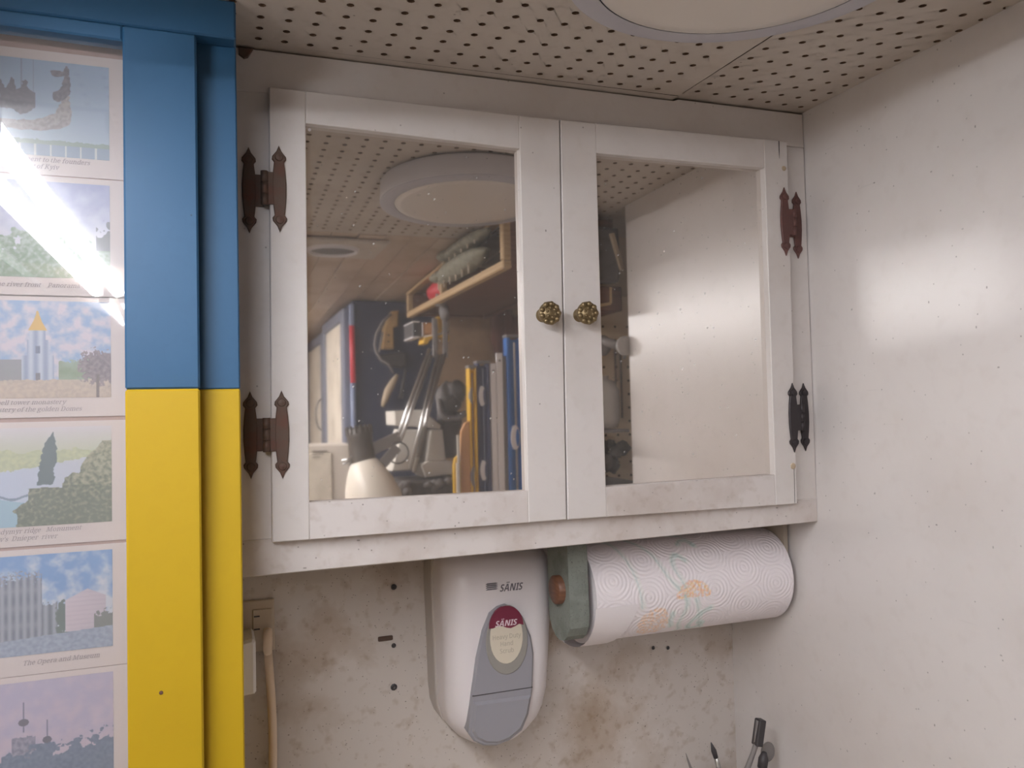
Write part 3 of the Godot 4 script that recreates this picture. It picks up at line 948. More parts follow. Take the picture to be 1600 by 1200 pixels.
func loft(st: SurfaceTool, rings: Array) -> void:   # rings of points, one above the other
	for i in rings.size() - 1:
		var a: Array = rings[i]
		var b: Array = rings[i + 1]
		var ca := Vector3()
		for p in a:
			ca += p / a.size()
		for k in a.size() - 1:
			quad(st, a[k], a[k + 1], b[k + 1], b[k], (a[k] + b[k + 1]) / 2 - ca)

func build_dispenser() -> void:
	var t := thing("soap_dispenser", "white wall soap dispenser with grey push lever under the cabinet", "soap dispenser", Vector3(0.32, -0.43, -0.18))
	var rows := [[-0.172, 0.2530, 0.3850, -0.128], [-0.185, 0.2490, 0.3885, -0.114], [-0.21, 0.2480, 0.3880, -0.109], [-0.26, 0.2495, 0.3860, -0.107], [-0.31, 0.2505, 0.3825, -0.108], [-0.34, 0.2510, 0.3805, -0.110], [-0.362, 0.2530, 0.3760, -0.113], [-0.376, 0.2580, 0.3710, -0.118], [-0.392, 0.2710, 0.3620, -0.128], [-0.404, 0.2860, 0.3545, -0.140]]
	var s := st_new(true)
	var rings := []
	for r in rows:
		var ring := []
		for p in rrect(r[1], r[2], -0.175, r[3], 0.030):
			ring.append(Vector3(p.x, r[0], p.y))
		rings.append(ring)
	loft(s, rings)
	for e in [0, rings.size() - 1]:
		var c := Vector3(0.325, rows[e][0], -0.16)
		for k in rings[e].size() - 1:
			tri(s, c, rings[e][k], rings[e][k + 1], Vector3.UP if e == 0 else Vector3.DOWN)
	part("cover", s, M["plastic_white"], t)
	s = st_new(true)
	rings = []
	for r in rows:
		var ring := []
		for p in rrect(r[1] - 0.0025, r[2] + 0.0025, -0.2065, -0.170, 0.004):
			ring.append(Vector3(p.x, r[0], p.y))
		rings.append(ring)
	loft(s, rings)
	part("back_plate", s, M["plastic_side"], t, "grey back plate")
	# grey lever with its oval window; drawn as a shield on the sloping front
	var lever := pv([0.2700, -0.3720, 0.2752, -0.3285, 0.2812, -0.2889, 0.2895, -0.2568, 0.2990, -0.2375, 0.3090, -0.2310, 0.3190, -0.2290, 0.3300, -0.2345, 0.3400, -0.2455, 0.3500, -0.2700, 0.3530, -0.2906, 0.3505, -0.3320, 0.3500, -0.3356, 0.3445, -0.3620, 0.3359, -0.3790, 0.3200, -0.3880, 0.3035, -0.3915, 0.2880, -0.3890, 0.2763, -0.3820])
	s = st_new()
	prism(s, lever, -0.125, -0.1020, Transform3D(), 0.0022)
	var lv := part("push_lever", s, M["plastic_grey"], t, "grey push lever")
	s = st_new()
	box(s, Vector3(0.2752, -0.3302, -0.1030), Vector3(0.3500, -0.3293, -0.1017))
	part("crease", s, M["dark_plastic"], lv)
	s = st_new()
	prism(s, pv([0.2760, -0.3370, 0.3480, -0.3385, 0.3430, -0.3600, 0.3340, -0.3760, 0.3190, -0.3850, 0.3040, -0.3880, 0.2890, -0.3850, 0.2780, -0.3780, 0.2740, -0.3700]), -0.104, -0.0988, Transform3D(), 0.0030)
	part("push_pad", s, M["plastic_grey"], lv)
	var oval := func(cx: float, y: float, rx: float, ry: float) -> PackedVector2Array:
		var o := PackedVector2Array()
		for k in 28:
			var a := TAU * k / 28
			o.append(Vector2(cx + cos(a) * rx * (1.0 - 0.06 * sin(a)), y + sin(a) * ry))
		return o
	s = st_new()
	prism(s, oval.call(0.3190, -0.2700, 0.0262, 0.0405), -0.104, -0.1006, Transform3D(), 0.001)
	var win := part("window_rim", s, M["window_dark"], t)
	s = st_new()
	prism(s, oval.call(0.3180, -0.2650, 0.0205, 0.0325), -0.104, -0.0999, Transform3D(), 0.0004)
	part("label", s, M["label_cream"], win)
	var capp := PackedVector2Array()
	for k in 15:
		var a := PI * k / 14
		capp.append(Vector2(0.3180 + cos(a) * 0.0215, -0.2545 + sin(a) * 0.0245))
	for k in 7:
		var x := 0.2965 + 0.043 * (k + 1) / 8.0
		capp.append(Vector2(x, -0.2545 + 0.0022 * sin(k * 1.2)))
	s = st_new()
	prism(s, capp, -0.104, -0.0995, Transform3D(), 0.0003)
	part("label_band", s, M["maroon"], win, "dark red band of the label")
	letters("label_letters", "SÄNIS", 0.0068, Vector3(0.3180, -0.2500, -0.0994), M["ink_white"], win, 0.25, 1.0, "Droid Sans", true, HORIZONTAL_ALIGNMENT_CENTER)
	letters("label_letters", "Heavy Duty\nHand\nScrub", 0.0050, Vector3(0.3180, -0.2740, -0.0998), M["ink_label"], win, 0.0, 1.0, "Droid Sans", false, HORIZONTAL_ALIGNMENT_CENTER)
	letters("logo_letters", "SÄNIS", 0.0085, Vector3(0.3145, -0.2110, -0.1088), M["ink_grey"], t, 0.25, 0.85, "Droid Sans", true)
	s = st_new()
	for k in 4:
		var y := -0.2118 + 0.0022 * k
		prism(s, pv([0.2965, y, 0.3090, y, 0.3118, y + 0.0008, 0.3090, y + 0.0015, 0.2985, y + 0.0015]), -0.1092, -0.1085)
	part("logo_arrow", s, M["ink_grey"], t)

# ---------------------------------------------------------------- paper towel
func build_towel() -> void:
	var hold := thing("towel_holder", "grey-green wooden paper towel holder with a brown dowel under the cabinet", "towel holder", Vector3(0.54, -0.14, -0.1))
	for e in 2:
		var s := st_new()
		var poly := PackedVector2Array([Vector2(-0.105, -0.1395), Vector2(-0.046, -0.1395), Vector2(-0.042, -0.235)])
		for k in 9:
			var a := -PI * k / 8.0
			poly.append(Vector2(-0.0735 + cos(a) * 0.0315, -0.238 + sin(a) * 0.032))
		if e == 1:
			poly = pv([-0.150, -0.1395, -0.058, -0.1395, -0.058, -0.254, -0.066, -0.262, -0.15, -0.262])
		prism(s, poly, [0.3745, 0.6850][e], [0.3995, 0.6920][e], SIDE, 0.001)
		part("bracket", s, M["bracket"] if e == 0 else M["beige_dull"], hold, "rough grey-green painted end board" if e == 0 else "plain tan end board")
	var s2 := st_new(true)
	tube(s2, [Vector3(0.3665, -0.210, -0.069), Vector3(0.3675, -0.210, -0.069), Vector3(0.4000, -0.210, -0.069)], [0.0155, 0.0165, 0.0165], 20)
	part("dowel", s2, M["dowel"], hold, "brown wooden dowel end")
	var R := 0.0585
	var x0 := 0.4075
	var x1 := 0.6835
	var t := thing("paper_towel_roll", "roll of white paper towel printed with pale orange flowers", "paper towel", Vector3(0.545, -0.283, -0.098))
	var c := Vector3(0, -0.2235, -0.098)
	# the print: u runs along the roll, v round it with 0.5 facing the room
	var w := 280
	var h := 368
	var base := Image.create(w, h, false, Image.FORMAT_RGB8)
	base.fill(c8(232, 224, 226))
	var rng := RandomNumberGenerator.new()
	rng.seed = 5
	var stamp := func(x: float, y: float, r: float, col: Color, k: float) -> void:
		for dy in range(-int(r) - 1, int(r) + 2):
			for dx in range(-int(r) - 1, int(r) + 2):
				var d := sqrt(float(dx * dx + dy * dy))
				var px := int(x) + dx
				var py := posmod(int(y) + dy, h)
				if d <= r and px >= 0 and px < w:
					base.set_pixel(px, py, base.get_pixel(px, py).lerp(col, k))
	var green := c8(186, 203, 198)
	for rep in 2:
		var oy := rep * 184.0
		for k in 400:   # two dotted flower heads
			var a := rng.randf() * TAU
			var q := sqrt(rng.randf())
			stamp.call(80 + cos(a) * q * 22, 222 + oy + sin(a) * q * 24, 1.3, c8(238, 190, 150), 0.30)
		for k in 260:
			var a := PI + rng.randf() * PI
			var q := sqrt(rng.randf())
			stamp.call(131 + cos(a) * q * 24, 190 + oy + sin(a) * q * 20, 1.2, [c8(238, 196, 130), c8(232, 176, 150)][k % 2], 0.36)
		for curve in [[[118, 186], [122, 200], [116, 226], [124, 246], [110, 262]], [[134, 192], [142, 214], [150, 236], [160, 250]], [[158, 206], [146, 212], [136, 224], [134, 238], [142, 246], [151, 242], [152, 232], [145, 230]], [[112, 180], [96, 160], [84, 130], [70, 104], [66, 90]], [[60, 196], [54, 160], [44, 120], [38, 96]], [[120, 178], [108, 150], [116, 136], [128, 146]], [[128, 120], [140, 110], [150, 124], [142, 96], [128, 92]], [[108, 232], [102, 220], [104, 206]]]:
			for i in curve.size() - 1:
				var a := Vector2(curve[i][0], curve[i][1])
				var b := Vector2(curve[i + 1][0], curve[i + 1][1])
				var a0 := Vector2(curve[maxi(i - 1, 0)][0], curve[maxi(i - 1, 0)][1])
				var b1: Array = curve[mini(i + 2, curve.size() - 1)]
				for k in 24:
					var p := a.cubic_interpolate(b, a0, Vector2(b1[0], b1[1]), k / 24.0)
					stamp.call(p.x, p.y + oy, 1.1, green, 0.3)
					stamp.call(p.x + 1, p.y + oy, 4.5, c8(214, 228, 222), 0.03)
	var m := mat("towel_print", Color.WHITE, 0.9)
	m.albedo_texture = ImageTexture.create_from_image(base)
	var bump := image_of(w * 2, h * 2, func(px: int, py: int) -> Color:
		var cell := Vector2(fposmod(px, 92) - 46, fposmod(py + (46 if (px / 92) % 2 == 1 else 0), 92) - 46)
		var v := 0.5 + 0.5 * sin(cell.length() * 0.62)
		return Color(v, v, v))
	m.heightmap_enabled = true
	m.heightmap_texture = ImageTexture.create_from_image(bump)
	m.heightmap_scale = 0.045
	var s := st_new(true)
	uv_fn = func(p: Vector3) -> Vector2:
		var a := atan2(p.y - c.y, p.z - c.z)
		return Vector2((p.x - x0) / (x1 - x0), 0.5 - a / TAU)
	var seg := 72
	for k in seg:
		var a := -PI + TAU * k / seg
		var b := -PI + TAU * (k + 1) / seg - 1e-5
		for i in 10:
			var xa := x0 + (x1 - x0) * i / 10.0
			var xb := x0 + (x1 - x0) * (i + 1) / 10.0
			var ra := R - (0.0018 if i == 0 else 0.0) 
			var A := Vector3(xa, c.y + sin(a) * R, c.z + cos(a) * R)
			var B := Vector3(xa, c.y + sin(b) * R, c.z + cos(b) * R)
			quad(s, A, B, B + Vector3(xb - xa, 0, 0), A + Vector3(xb - xa, 0, 0), Vector3(0, sin(a), cos(a)))
	part("sheet_roll", s, m, t)
	uv_fn = null
	for x in [x0, x1]:
		s = st_new()
		for k in seg:
			var a := TAU * k / seg
			var b := TAU * (k + 1) / seg
			quad(s, Vector3(x, c.y + sin(a) * R, c.z + cos(a) * R), Vector3(x, c.y + sin(b) * R, c.z + cos(b) * R), Vector3(x, c.y + sin(b) * 0.02, c.z + cos(b) * 0.02), Vector3(x, c.y + sin(a) * 0.02, c.z + cos(a) * 0.02), Vector3(-1 if x == x0 else 1, 0, 0))
		part("roll_end", s, M["towel_white"], t)
	# the loose end of the sheet curls down at the left
	s = st_new(true)
	var prof := []
	for k in 12:
		var a := lerpf(-0.1, -2.2, k / 11.0)
		var r := R + 0.0012 + 0.006 * pow(k / 11.0, 2)
		prof.append(Vector2(c.z + cos(a) * r, c.y + sin(a) * r))
	for k in prof.size() - 1:
		var p: Vector2 = prof[k]
		var q: Vector2 = prof[k + 1]
		var xl := x0 - 0.002 - 0.012 * pow(k / 11.0, 2)
		var xl2 := x0 - 0.002 - 0.012 * pow((k + 1) / 11.0, 2)
		for th in [0.0, 0.0006]:
			quad(s, Vector3(xl, p.y - th, p.x), Vector3(0.462 - k * 0.004, p.y - th, p.x), Vector3(0.458 - k * 0.004, q.y - th, q.x), Vector3(xl2, q.y - th, q.x), Vector3(0, p.y - c.y, p.x - c.z) * (1.0 if th > 0 else -1.0))
	part("loose_end", s, M["towel_white"], t)

# ---------------------------------------------------------------- outlet, cord, brushes
func build_small() -> void:
	var t := thing("wall_outlet", "beige wall outlet plate half hidden by the yellow cabinet side", "outlet", Vector3(0.045, -0.25, -0.205))
	var s := st_new()
	box(s, Vector3(0.020, -0.2780, -0.2068), Vector3(0.0630, -0.2175, -0.2045), 0.001)
	part("plate", s, M["plate_beige"], t)
	s = st_new()
	box(s, Vector3(0.0380, -0.2720, -0.2048), Vector3(0.0600, -0.2280, -0.2030), 0.0008)
	part("receptacle", s, M["plate_beige"], t)
	for y in [-0.2360, -0.2510]:
		s = st_new()
		box(s, Vector3(0.0395, y - 0.0008, -0.2032), Vector3(0.0460, y + 0.0008, -0.2026))
		part("slot", s, M["dark_plastic"], t)
	t = thing("plug_adapter", "white plug block beside the yellow edge, on the outlet", "plug", Vector3(0.026, -0.28, -0.19))
	s = st_new()
	prism(s, pv([0.004, -0.3110, 0.0370, -0.3090, 0.0390, -0.3065, 0.0390, -0.2520, 0.0360, -0.2480, 0.004, -0.2540]), -0.2005, -0.150, Transform3D(), 0.003)
	part("block", s, M["plug_white"], t)
	t = thing("power_cord", "beige power cord hanging down the wall below the outlet", "cord", Vector3(0.056, -0.33, -0.19))
	s = st_new(true)
	tube(s, [Vector3(0.0545, -0.2490, -0.1945), Vector3(0.0545, -0.2500, -0.1945), Vector3(0.0542, -0.262, -0.1942), Vector3(0.0540, -0.276, -0.1945), Vector3(0.0545, -0.279, -0.1950)], [0.003, 0.0048, 0.0055, 0.0050, 0.0040], 12)
	part("plug", s, M["beige_cord"], t)
	s = st_new(true)
	var pts := []
	for k in 15:
		var y := -0.277 - k * 0.0222
		pts.append(Vector3(0.0545 + 0.0042 * sin(k * 0.33), y, -0.1965 + 0.001 * sin(k * 0.5)))
	tube(s, pts, 0.0049, 12)
	part("cable", s, M["beige_cord"], t)
	# counter and jar below the picture that hold the brushes
	t = thing("counter", "plain worktop below the dispenser", "counter", Vector3(0.36, -0.60, 0.0))
	s = st_new()
	box(s, Vector3(0.03, -0.61, -0.206), Vector3(0.64, -0.585, 0.28), 0.003)
	part("slab", s, M["appliance"], t)
	s = st_new()
	box(s, Vector3(0.05, -1.5, -0.2), Vector3(0.62, -0.611, 0.25), 0.003)
	part("cupboard", s, M["white_paint"], t)
	t = thing("brush_jar", "jar that holds the brushes on the worktop", "jar", Vector3(0.60, -0.585, -0.085))
	s = st_new(true)
	lathe(s, [Vector2(0, 0.001), Vector2(0.038, 0.0), Vector2(0.04, 0.004), Vector2(0.04, 0.10), Vector2(0.037, 0.10), Vector2(0.037, 0.006), Vector2(0, 0.006)], 28, Transform3D(Basis(), t.position))
	part("body", s, M["clear_grey"], t)
	# toothbrush
	t = thing("toothbrush", "dark grey toothbrush with its bristles up against the white wall", "toothbrush", Vector3(0.62, -0.578, -0.08), "brushes standing in the jar")
	s = st_new(true)
	tube(s, [Vector3(0.607, -0.577, -0.09), Vector3(0.616, -0.51, -0.086), Vector3(0.6425, -0.4490, -0.08), Vector3(0.6485, -0.4370, -0.08), Vector3(0.6545, -0.4080, -0.08)], [0.005, 0.005, 0.0032, 0.0036, 0.0045], 10)
	part("handle", s, M["grey_plastic"], t)
	s = st_new()
	var hx := aim(Vector3(0.6475, -0.4385, -0.08), Vector3(0.6540, -0.4075, -0.08))
	box(s, Vector3(-0.0028, 0.0, -0.0062), Vector3(0.0075, 0.0330, 0.0062), 0.0012, hx)
	part("bristles", s, M["dark_plastic"], t)
	# artist's brush
	t = thing("paint_brush", "thin pointed paint brush with a dark tip and silver ferrule", "paint brush", Vector3(0.60, -0.578, -0.09), "brushes standing in the jar")
	s = st_new(true)
	tube(s, [Vector3(0.598, -0.577, -0.09), Vector3(0.5965, -0.4680, -0.085)], 0.0032, 10)
	part("handle", s, M["orange_wood"], t)
	s = st_new(true)
	tube(s, [Vector3(0.5965, -0.4680, -0.085), Vector3(0.5905, -0.4465, -0.085)], [0.0034, 0.0028], 10)
	part("ferrule", s, M["chrome"], t)
	s = st_new(true)
	tube(s, [Vector3(0.5905, -0.4465, -0.085), Vector3(0.5875, -0.4370, -0.085), Vector3(0.5840, -0.4265, -0.085)], [0.003, 0.0034, 0.0006], 10)
	part("tip", s, M["dark_plastic"], t)
	t = thing("marker_pen", "black capped marker just right of the toothbrush stem", "marker", Vector3(0.63, -0.578, -0.07), "brushes standing in the jar")
	s = st_new(true)
	tube(s, [Vector3(0.615, -0.577, -0.075), Vector3(0.649, -0.463, -0.07)], 0.0055, 12)
	part("barrel", s, M["grey_plastic"], t)
	s = st_new(true)
	tube(s, [Vector3(0.649, -0.463, -0.07), Vector3(0.6515, -0.4520, -0.07), Vector3(0.6530, -0.4440, -0.07)], [0.0062, 0.0064, 0.0030], 12)
	part("cap", s, M["dark_plastic"], t)
	t = thing("round_spatula", "rounded grey spatula end at the right of the brushes", "spatula", Vector3(0.64, -0.578, -0.09), "brushes standing in the jar")
	s = st_new(true)
	tube(s, [Vector3(0.618, -0.577, -0.095), Vector3(0.668, -0.475, -0.09)], 0.004, 10)
	lump(s, Vector3(0.6735, -0.455, -0.09), Vector3(0.0110, 0.013, 0.003), 0.0)
	part("blade", s, M["grey_plastic"], t)
	t = thing("palette_knife", "thin dark palette knife at the left of the brushes", "palette knife", Vector3(0.58, -0.578, -0.1), "brushes standing in the jar")
	s = st_new()
	prism(s, pv([0.5960, -0.577, 0.5990, -0.577, 0.5660, -0.462, 0.5575, -0.4420, 0.5590, -0.4500]), -0.103, -0.1015, Transform3D(), 0.0003)
	part("blade", s, M["grey_plastic"], t)

# ---------------------------------------------------------------- the workshop seen in the mirrors
func build_workshop() -> void:
	var s: SurfaceTool
	# bench
	var t := thing("workbench", "worn wooden workbench seen at the foot of the left mirror", "workbench", Vector3(0.6, -1.5, 0.95))
	s = st_new()
	box(s, Vector3(0.36, -0.30, 0.66), Vector3(0.945, -0.255, 1.305), 0.004)
	part("top", s, M["bench"], t)
	for p in [[0.39, 0.69], [0.39, 1.26], [0.90, 0.69], [0.90, 1.26]]:
		s = st_new()
		box(s, Vector3(p[0] - 0.03, -1.5, p[1] - 0.03), Vector3(p[0] + 0.03, -0.30, p[1] + 0.03), 0.004)
		part("leg", s, M["bench"], t)
	# tall blue cabinet
	t = thing("tall_cabinet", "tall dark blue cabinet with grey glazed doors, seen in the left mirror", "cabinet", Vector3(0.45, -1.5, 1.8))
	s = st_new()
	box(s, Vector3(0.337, -1.5, 1.312), Vector3(0.563, 0.296, 2.40), 0.002)
	part("body", s, M["cabinet_blue"], t)
	s = st_new()
	box(s, Vector3(0.329, -1.5, 1.302), Vector3(0.341, 0.286, 1.320), 0.002)
	part("corner_trim", s, M["cabinet_trim"], t, "pale grey-blue corner trim")
	for d in 2:
		var z0: float = [1.355, 1.80][d]
		var z1: float = [1.795, 2.30][d]
		var yt: float = [0.282, 0.262][d]
		s = st_new()
		for q in [[z0, z0 + 0.05, -1.45, yt], [z1 - 0.04, z1, -1.45, yt], [z0 + 0.05, z1 - 0.04, yt - 0.032, yt], [z0 + 0.05, z1 - 0.04, -1.45, -1.35]]:
			box(s, Vector3(0.318, q[2], q[0]), Vector3(0.336, q[3], q[1]), 0.003)
		var door := part("door", s, M["door_grey"], t)
		s = st_new()
		box(s, Vector3(0.325, -1.35, z0 + 0.05), Vector3(0.333, yt - 0.032, z1 - 0.04))
		part("panel", s, M["panel_cream"], door, "cream door panel")
		if d == 1:
			s = st_new(true)
			var arc := []
			for k in 9:
				var a := PI * k / 8.0
				arc.append(Vector3(0.318 - 0.020 * sin(a), 0.0 + 0.05 * cos(a), z0 + 0.02))
			tube(s, arc, 0.003, 8)
			part("handle", s, M["grey_plastic"], door)
	t = thing("red_rod", "red rod fixed upright on the corner of the tall blue cabinet", "rod", Vector3(0.332, 0.083, 1.295))
	s = st_new(true)
	tube(s, [Vector3(0.333, 0.080, 1.292), Vector3(0.332, 0.228, 1.292)], 0.0068, 14)
	part("sleeve", s, M["red"], t)
	s = st_new(true)
	tube(s, [Vector3(0.334, -0.10, 1.2935), Vector3(0.333, 0.080, 1.2935)], 0.006, 12)
	part("shaft", s, M["cabinet_trim"], t, "pale blue lower shaft")
	t = thing("white_appliance", "white appliance front at the lower left of the left mirror", "appliance", Vector3(0.25, -1.5, 1.24))
	s = st_new()
	box(s, Vector3(0.05, -1.5, 1.19), Vector3(0.306, -0.072, 1.29), 0.004)
	part("body", s, M["appliance"], t)
	s = st_new()
	box(s, Vector3(0.10, -0.62, 1.184), Vector3(0.262, -0.092, 1.1905), 0.002)
	part("front_panel", s, M["panel_cream"], t)
	for k in 3:
		s = st_new()
		box(s, Vector3(0.215, -0.088 - k * 0.007, 1.182), Vector3(0.250 - 0.008 * k, -0.0865 - k * 0.007, 1.1895))
		part("print_line", s, M["grey_plastic"], t)
	build_crate()
	build_tools()
	build_lamp()
	build_strip()

func build_crate() -> void:
	var t := thing("wall_crate", "long wooden open-fronted shelf crate hung under the ceiling, seen in the left mirror", "shelf", Vector3(0.55, 0.24, 0.83))
	var X := 0.462
	var z0 := 0.466
	var z1 := 1.192
	var yt := func(z: float) -> float: return cy(0.5, z) - 0.004   # it hangs right under the ceiling
	var s := st_new()
	box(s, Vector3(X + 0.008, 0.248, z0 + 0.012), Vector3(0.66, 0.252, z1 - 0.012))
	part("bottom_board", s, M["crate_inside"], t)
	s = st_new()
	prism(s, pv([z0, 0.240, z1, 0.240, z1, yt.call(z1), z0, yt.call(z0)]), 0.655, 0.662, SIDE)
	part("back_board", s, M["crate_inside"], t)
	for e in [z0 + 0.001, z1 - 0.011]:
		s = st_new()
		box(s, Vector3(X + 0.006, 0.242, e), Vector3(0.655, yt.call(e + 0.01), e + 0.010), 0.001)
		part("end_board", s, M["crate_inside"], t)
	s = st_new()
	box(s, Vector3(X - 0.008, 0.2385, z0), Vector3(X + 0.008, 0.2530, z1), 0.002)
	part("front_edge", s, M["crate_edge"], t)
	s = st_new()
	prism(s, pv([z0, yt.call(z0) - 0.007, z1, yt.call(z1) - 0.007, z1, yt.call(z1), z0, yt.call(z0)]), X + 0.008, X - 0.008, SIDE, 0.001)
	part("front_edge", s, M["crate_edge"], t)
	for q in [[z0, 0.016], [0.864, 0.012], [z1 - 0.011, 0.011]]:
		s = st_new()
		box(s, Vector3(X - 0.0075, 0.2530, q[0]), Vector3(X + 0.0075, yt.call(q[0] + q[1]) - 0.007, q[0] + q[1]), 0.002)
		part("front_edge", s, M["crate_edge"], t)
	s = st_new()
	box(s, Vector3(X + 0.008, 0.2525, 0.866), Vector3(0.65, 0.312, 0.874))
	part("divider", s, M["crate_inside"], t)
	for n in 2:
		var o := thing("lumpy_ornament", ["upper grey-green lumpy ornament with pale knobs, poking out above the crate", "lower grey-green lumpy ornament with pale spikes, in the crate front"][n], "ornament", Vector3(0.46, 0.26, 0.7), "lumpy ornaments in the crate")
		s = st_new(true)
		var c: Vector3 = [Vector3(0.446, 0.3130, 0.650), Vector3(0.446, 0.2790, 0.690)][n]
		lump(s, c, [Vector3(0.021, 0.0120, 0.140), Vector3(0.024, 0.0190, 0.165)][n], 0.25, 5 + n, 1.6, 28, 14)
		lump(s, c + Vector3(-0.004, 0.003, [0.120, 0.140][n]), Vector3(0.018, 0.011, 0.040), 0.25, 9 + n, 2.2)
		part("body", s, M["moss_grey"], o)
		for k in 6:
			s = st_new(true)
			var z := c.z + 0.115 - k * 0.042
			tube(s, [Vector3(0.434, c.y - 0.010, z), Vector3(0.433, c.y - (0.0165 if n == 0 else 0.029), z - 0.002)], [0.0024, 0.0012], 6)
			part("spike", s, M["pale_spike"], o)
	t = thing("red_pouch", "red pouch in the end compartment of the wooden crate", "pouch", Vector3(0.48, 0.254, 0.98))
	s = st_new(true)
	lump(s, Vector3(0.478, 0.2750, 0.960), Vector3(0.022, 0.0225, 0.078), 0.1, 3, 1.2, 24, 14)
	part("bag", s, M["red"], t)

func build_tools() -> void:
	var s: SurfaceTool
	var t: Node3D
	var foot := -0.255
	# levels and straightedges leaning upright at the near end of the bench
	var defs := [
		["spirit_level", "wide blue spirit level standing at the right edge of the left mirror", 0.578, 0.616, 0.154, "blue_tool", [[-0.058, 0.026]], 0.800],
		["spirit_level", "navy blue spirit level with two white grip holes, left of the white straightedges", 0.5115, 0.5390, 0.099, "navy_tool", [[0.031, 0.021], [-0.124, 0.021]], 0.800],
		["spirit_level", "narrow yellow spirit level standing left of the navy one", 0.4925, 0.5085, 0.089, "yellow_tool", [[0.032, 0.016], [-0.135, 0.02]], 0.796]]
	for d in defs:
		t = thing(d[0], d[1], "spirit level", Vector3((d[2] + d[3]) / 2, foot, d[7]), "spirit levels standing on the bench")
		var w: float = d[3] - d[2]
		s = st_new()
		box(s, Vector3(d[2], foot, d[7]), Vector3(d[2] + w * 0.22, d[4], d[7] + 0.022), 0.001)
		box(s, Vector3(d[3] - w * 0.22, foot, d[7]), Vector3(d[3], d[4], d[7] + 0.022), 0.001)
		box(s, Vector3(d[2] + w * 0.22, foot, d[7] + 0.006), Vector3(d[3] - w * 0.22, d[4] - 0.004, d[7] + 0.016))
		part("body", s, M[d[5]], t)
		s = st_new()
		box(s, Vector3(d[2] - 0.0012, d[4], d[7] - 0.001), Vector3(d[3] + 0.0012, d[4] + 0.006, d[7] + 0.023), 0.001)
		part("end_cap", s, M["grey_plastic"], t)
		s = st_new()
		box(s, Vector3(d[2] + w * 0.45, foot, d[7] + 0.0035), Vector3(d[2] + w * 0.55, d[4] - 0.01, d[7] + 0.0065), 0.0005)
		part("web_rib", s, M["chrome"] if d[5] == "blue_tool" else M["cabinet_trim"], t)
		for g in d[6]:
			s = st_new()
			var ring := PackedVector2Array()
			for k in 16:
				var a := TAU * k / 16
				ring.append(Vector2((d[2] + d[3]) / 2 - 0.004 + cos(a) * w * 0.28, g[0] + sin(a) * g[1]))
			prism(s, ring, d[7] + 0.006, d[7] - 0.002, Transform3D(), 0.001)
			var gm := part("grip", s, M["plastic_white"] if d[5] != "yellow_tool" else M["grey_plastic"], t)
			s = st_new()
			ring = PackedVector2Array()
			for k in 16:
				var a := TAU * k / 16
				ring.append(Vector2((d[2] + d[3]) / 2 + 0.0005 + cos(a) * w * 0.10, g[0] + sin(a) * g[1] * 0.72))
			prism(s, ring, d[7] + 0.004, d[7] - 0.0028)
			part("opening", s, M[d[5]], gm)
	for d in [[0.5415, 0.5530, 0.099, "shorter white metal straightedge right of the navy level"], [0.5550, 0.5680, 0.121, "taller white metal straightedge beside the blue level"]]:
		t = thing("straightedge", d[3], "straightedge", Vector3(d[0], foot, 0.80), "straightedges on the bench")
		s = st_new()
		box(s, Vector3(d[0], foot, 0.800), Vector3(d[1], d[2], 0.806), 0.0006)
		part("blade", s, M["alu"], t)
		s = st_new()
		lathe(s, [Vector2(0.0028, 0.0), Vector2(0.0028, 0.001), Vector2(0, 0.0012)], 10, Transform3D(Basis(Vector3.RIGHT, Vector3.FORWARD, Vector3.UP), Vector3((d[0] + d[1]) / 2, d[2] - 0.016, 0.800)))
		part("rivet", s, M["grey_plastic"], t)
	t = thing("grey_batten", "grey wooden batten between the taller straightedge and the blue level", "batten", Vector3(0.573, foot, 0.805))
	s = st_new()
	box(s, Vector3(0.5692, foot, 0.803), Vector3(0.5772, 0.115, 0.815), 0.001)
	part("stick", s, M["grey_plastic"], t)
	t = thing("wood_float", "tan wooden board with a yellow rim and pale slot, left of the yellow level", "board", Vector3(0.47, foot, 0.79))
	s = st_new()
	prism(s, pv([0.4700, foot, 0.4910, foot, 0.4910, -0.020, 0.4820, -0.024, 0.4735, -0.040, 0.4700, -0.090]), 0.806, 0.796, Transform3D(), 0.001)
	part("board", s, M["orange_wood"], t)
	s = st_new()
	prism(s, pv([0.4545, foot, 0.4695, foot, 0.4695, -0.098, 0.4640, -0.090, 0.4575, -0.096, 0.4545, -0.112]), 0.802, 0.792, Transform3D(), 0.001)
	part("rim", s, M["yellow_tool"], t, "yellow painted rim")
	s = st_new()
	box(s, Vector3(0.4590, foot, 0.788), Vector3(0.4665, -0.105, 0.7925), 0.001)
	box(s, Vector3(0.4620, -0.105, 0.790), Vector3(0.4680, -0.048, 0.794), 0.001)
	part("slot_strip", s, M["box_white"], t)
	# white boxes behind the lamp
	for d in [["white carton lying on top of the others behind the lamp rods", [0.370, 0.004, 0.432, 0.006, 0.476, -0.030, 0.474, -0.038, 0.371, -0.027]], ["tall white carton leaning behind the lamp rods, nearest the lampshade", [0.389, -0.038, 0.431, -0.038, 0.412, -0.128, 0.362, -0.128]], ["narrow white carton standing between the lamp rods", [0.452, -0.040, 0.480, -0.040, 0.486, -0.110, 0.440, -0.110]], ["flat white carton lying lowest, right of the lampshade", [0.428, -0.118, 0.444, -0.108, 0.500, -0.112, 0.500, -0.142, 0.438, -0.146]]]:
		t = thing("white_carton", d[0], "carton", Vector3(d[1][0], d[1][d[1].size() - 1], 0.98), "white cartons on the bench")
		s = st_new()
		prism(s, pv(d[1]), 1.06, 0.965, Transform3D(), 0.002)
		part("body", s, M["box_white"], t)
	t = thing("clutter_crate", "low dark tray of oddments under the white cartons", "tray", Vector3(0.45, foot, 0.97))
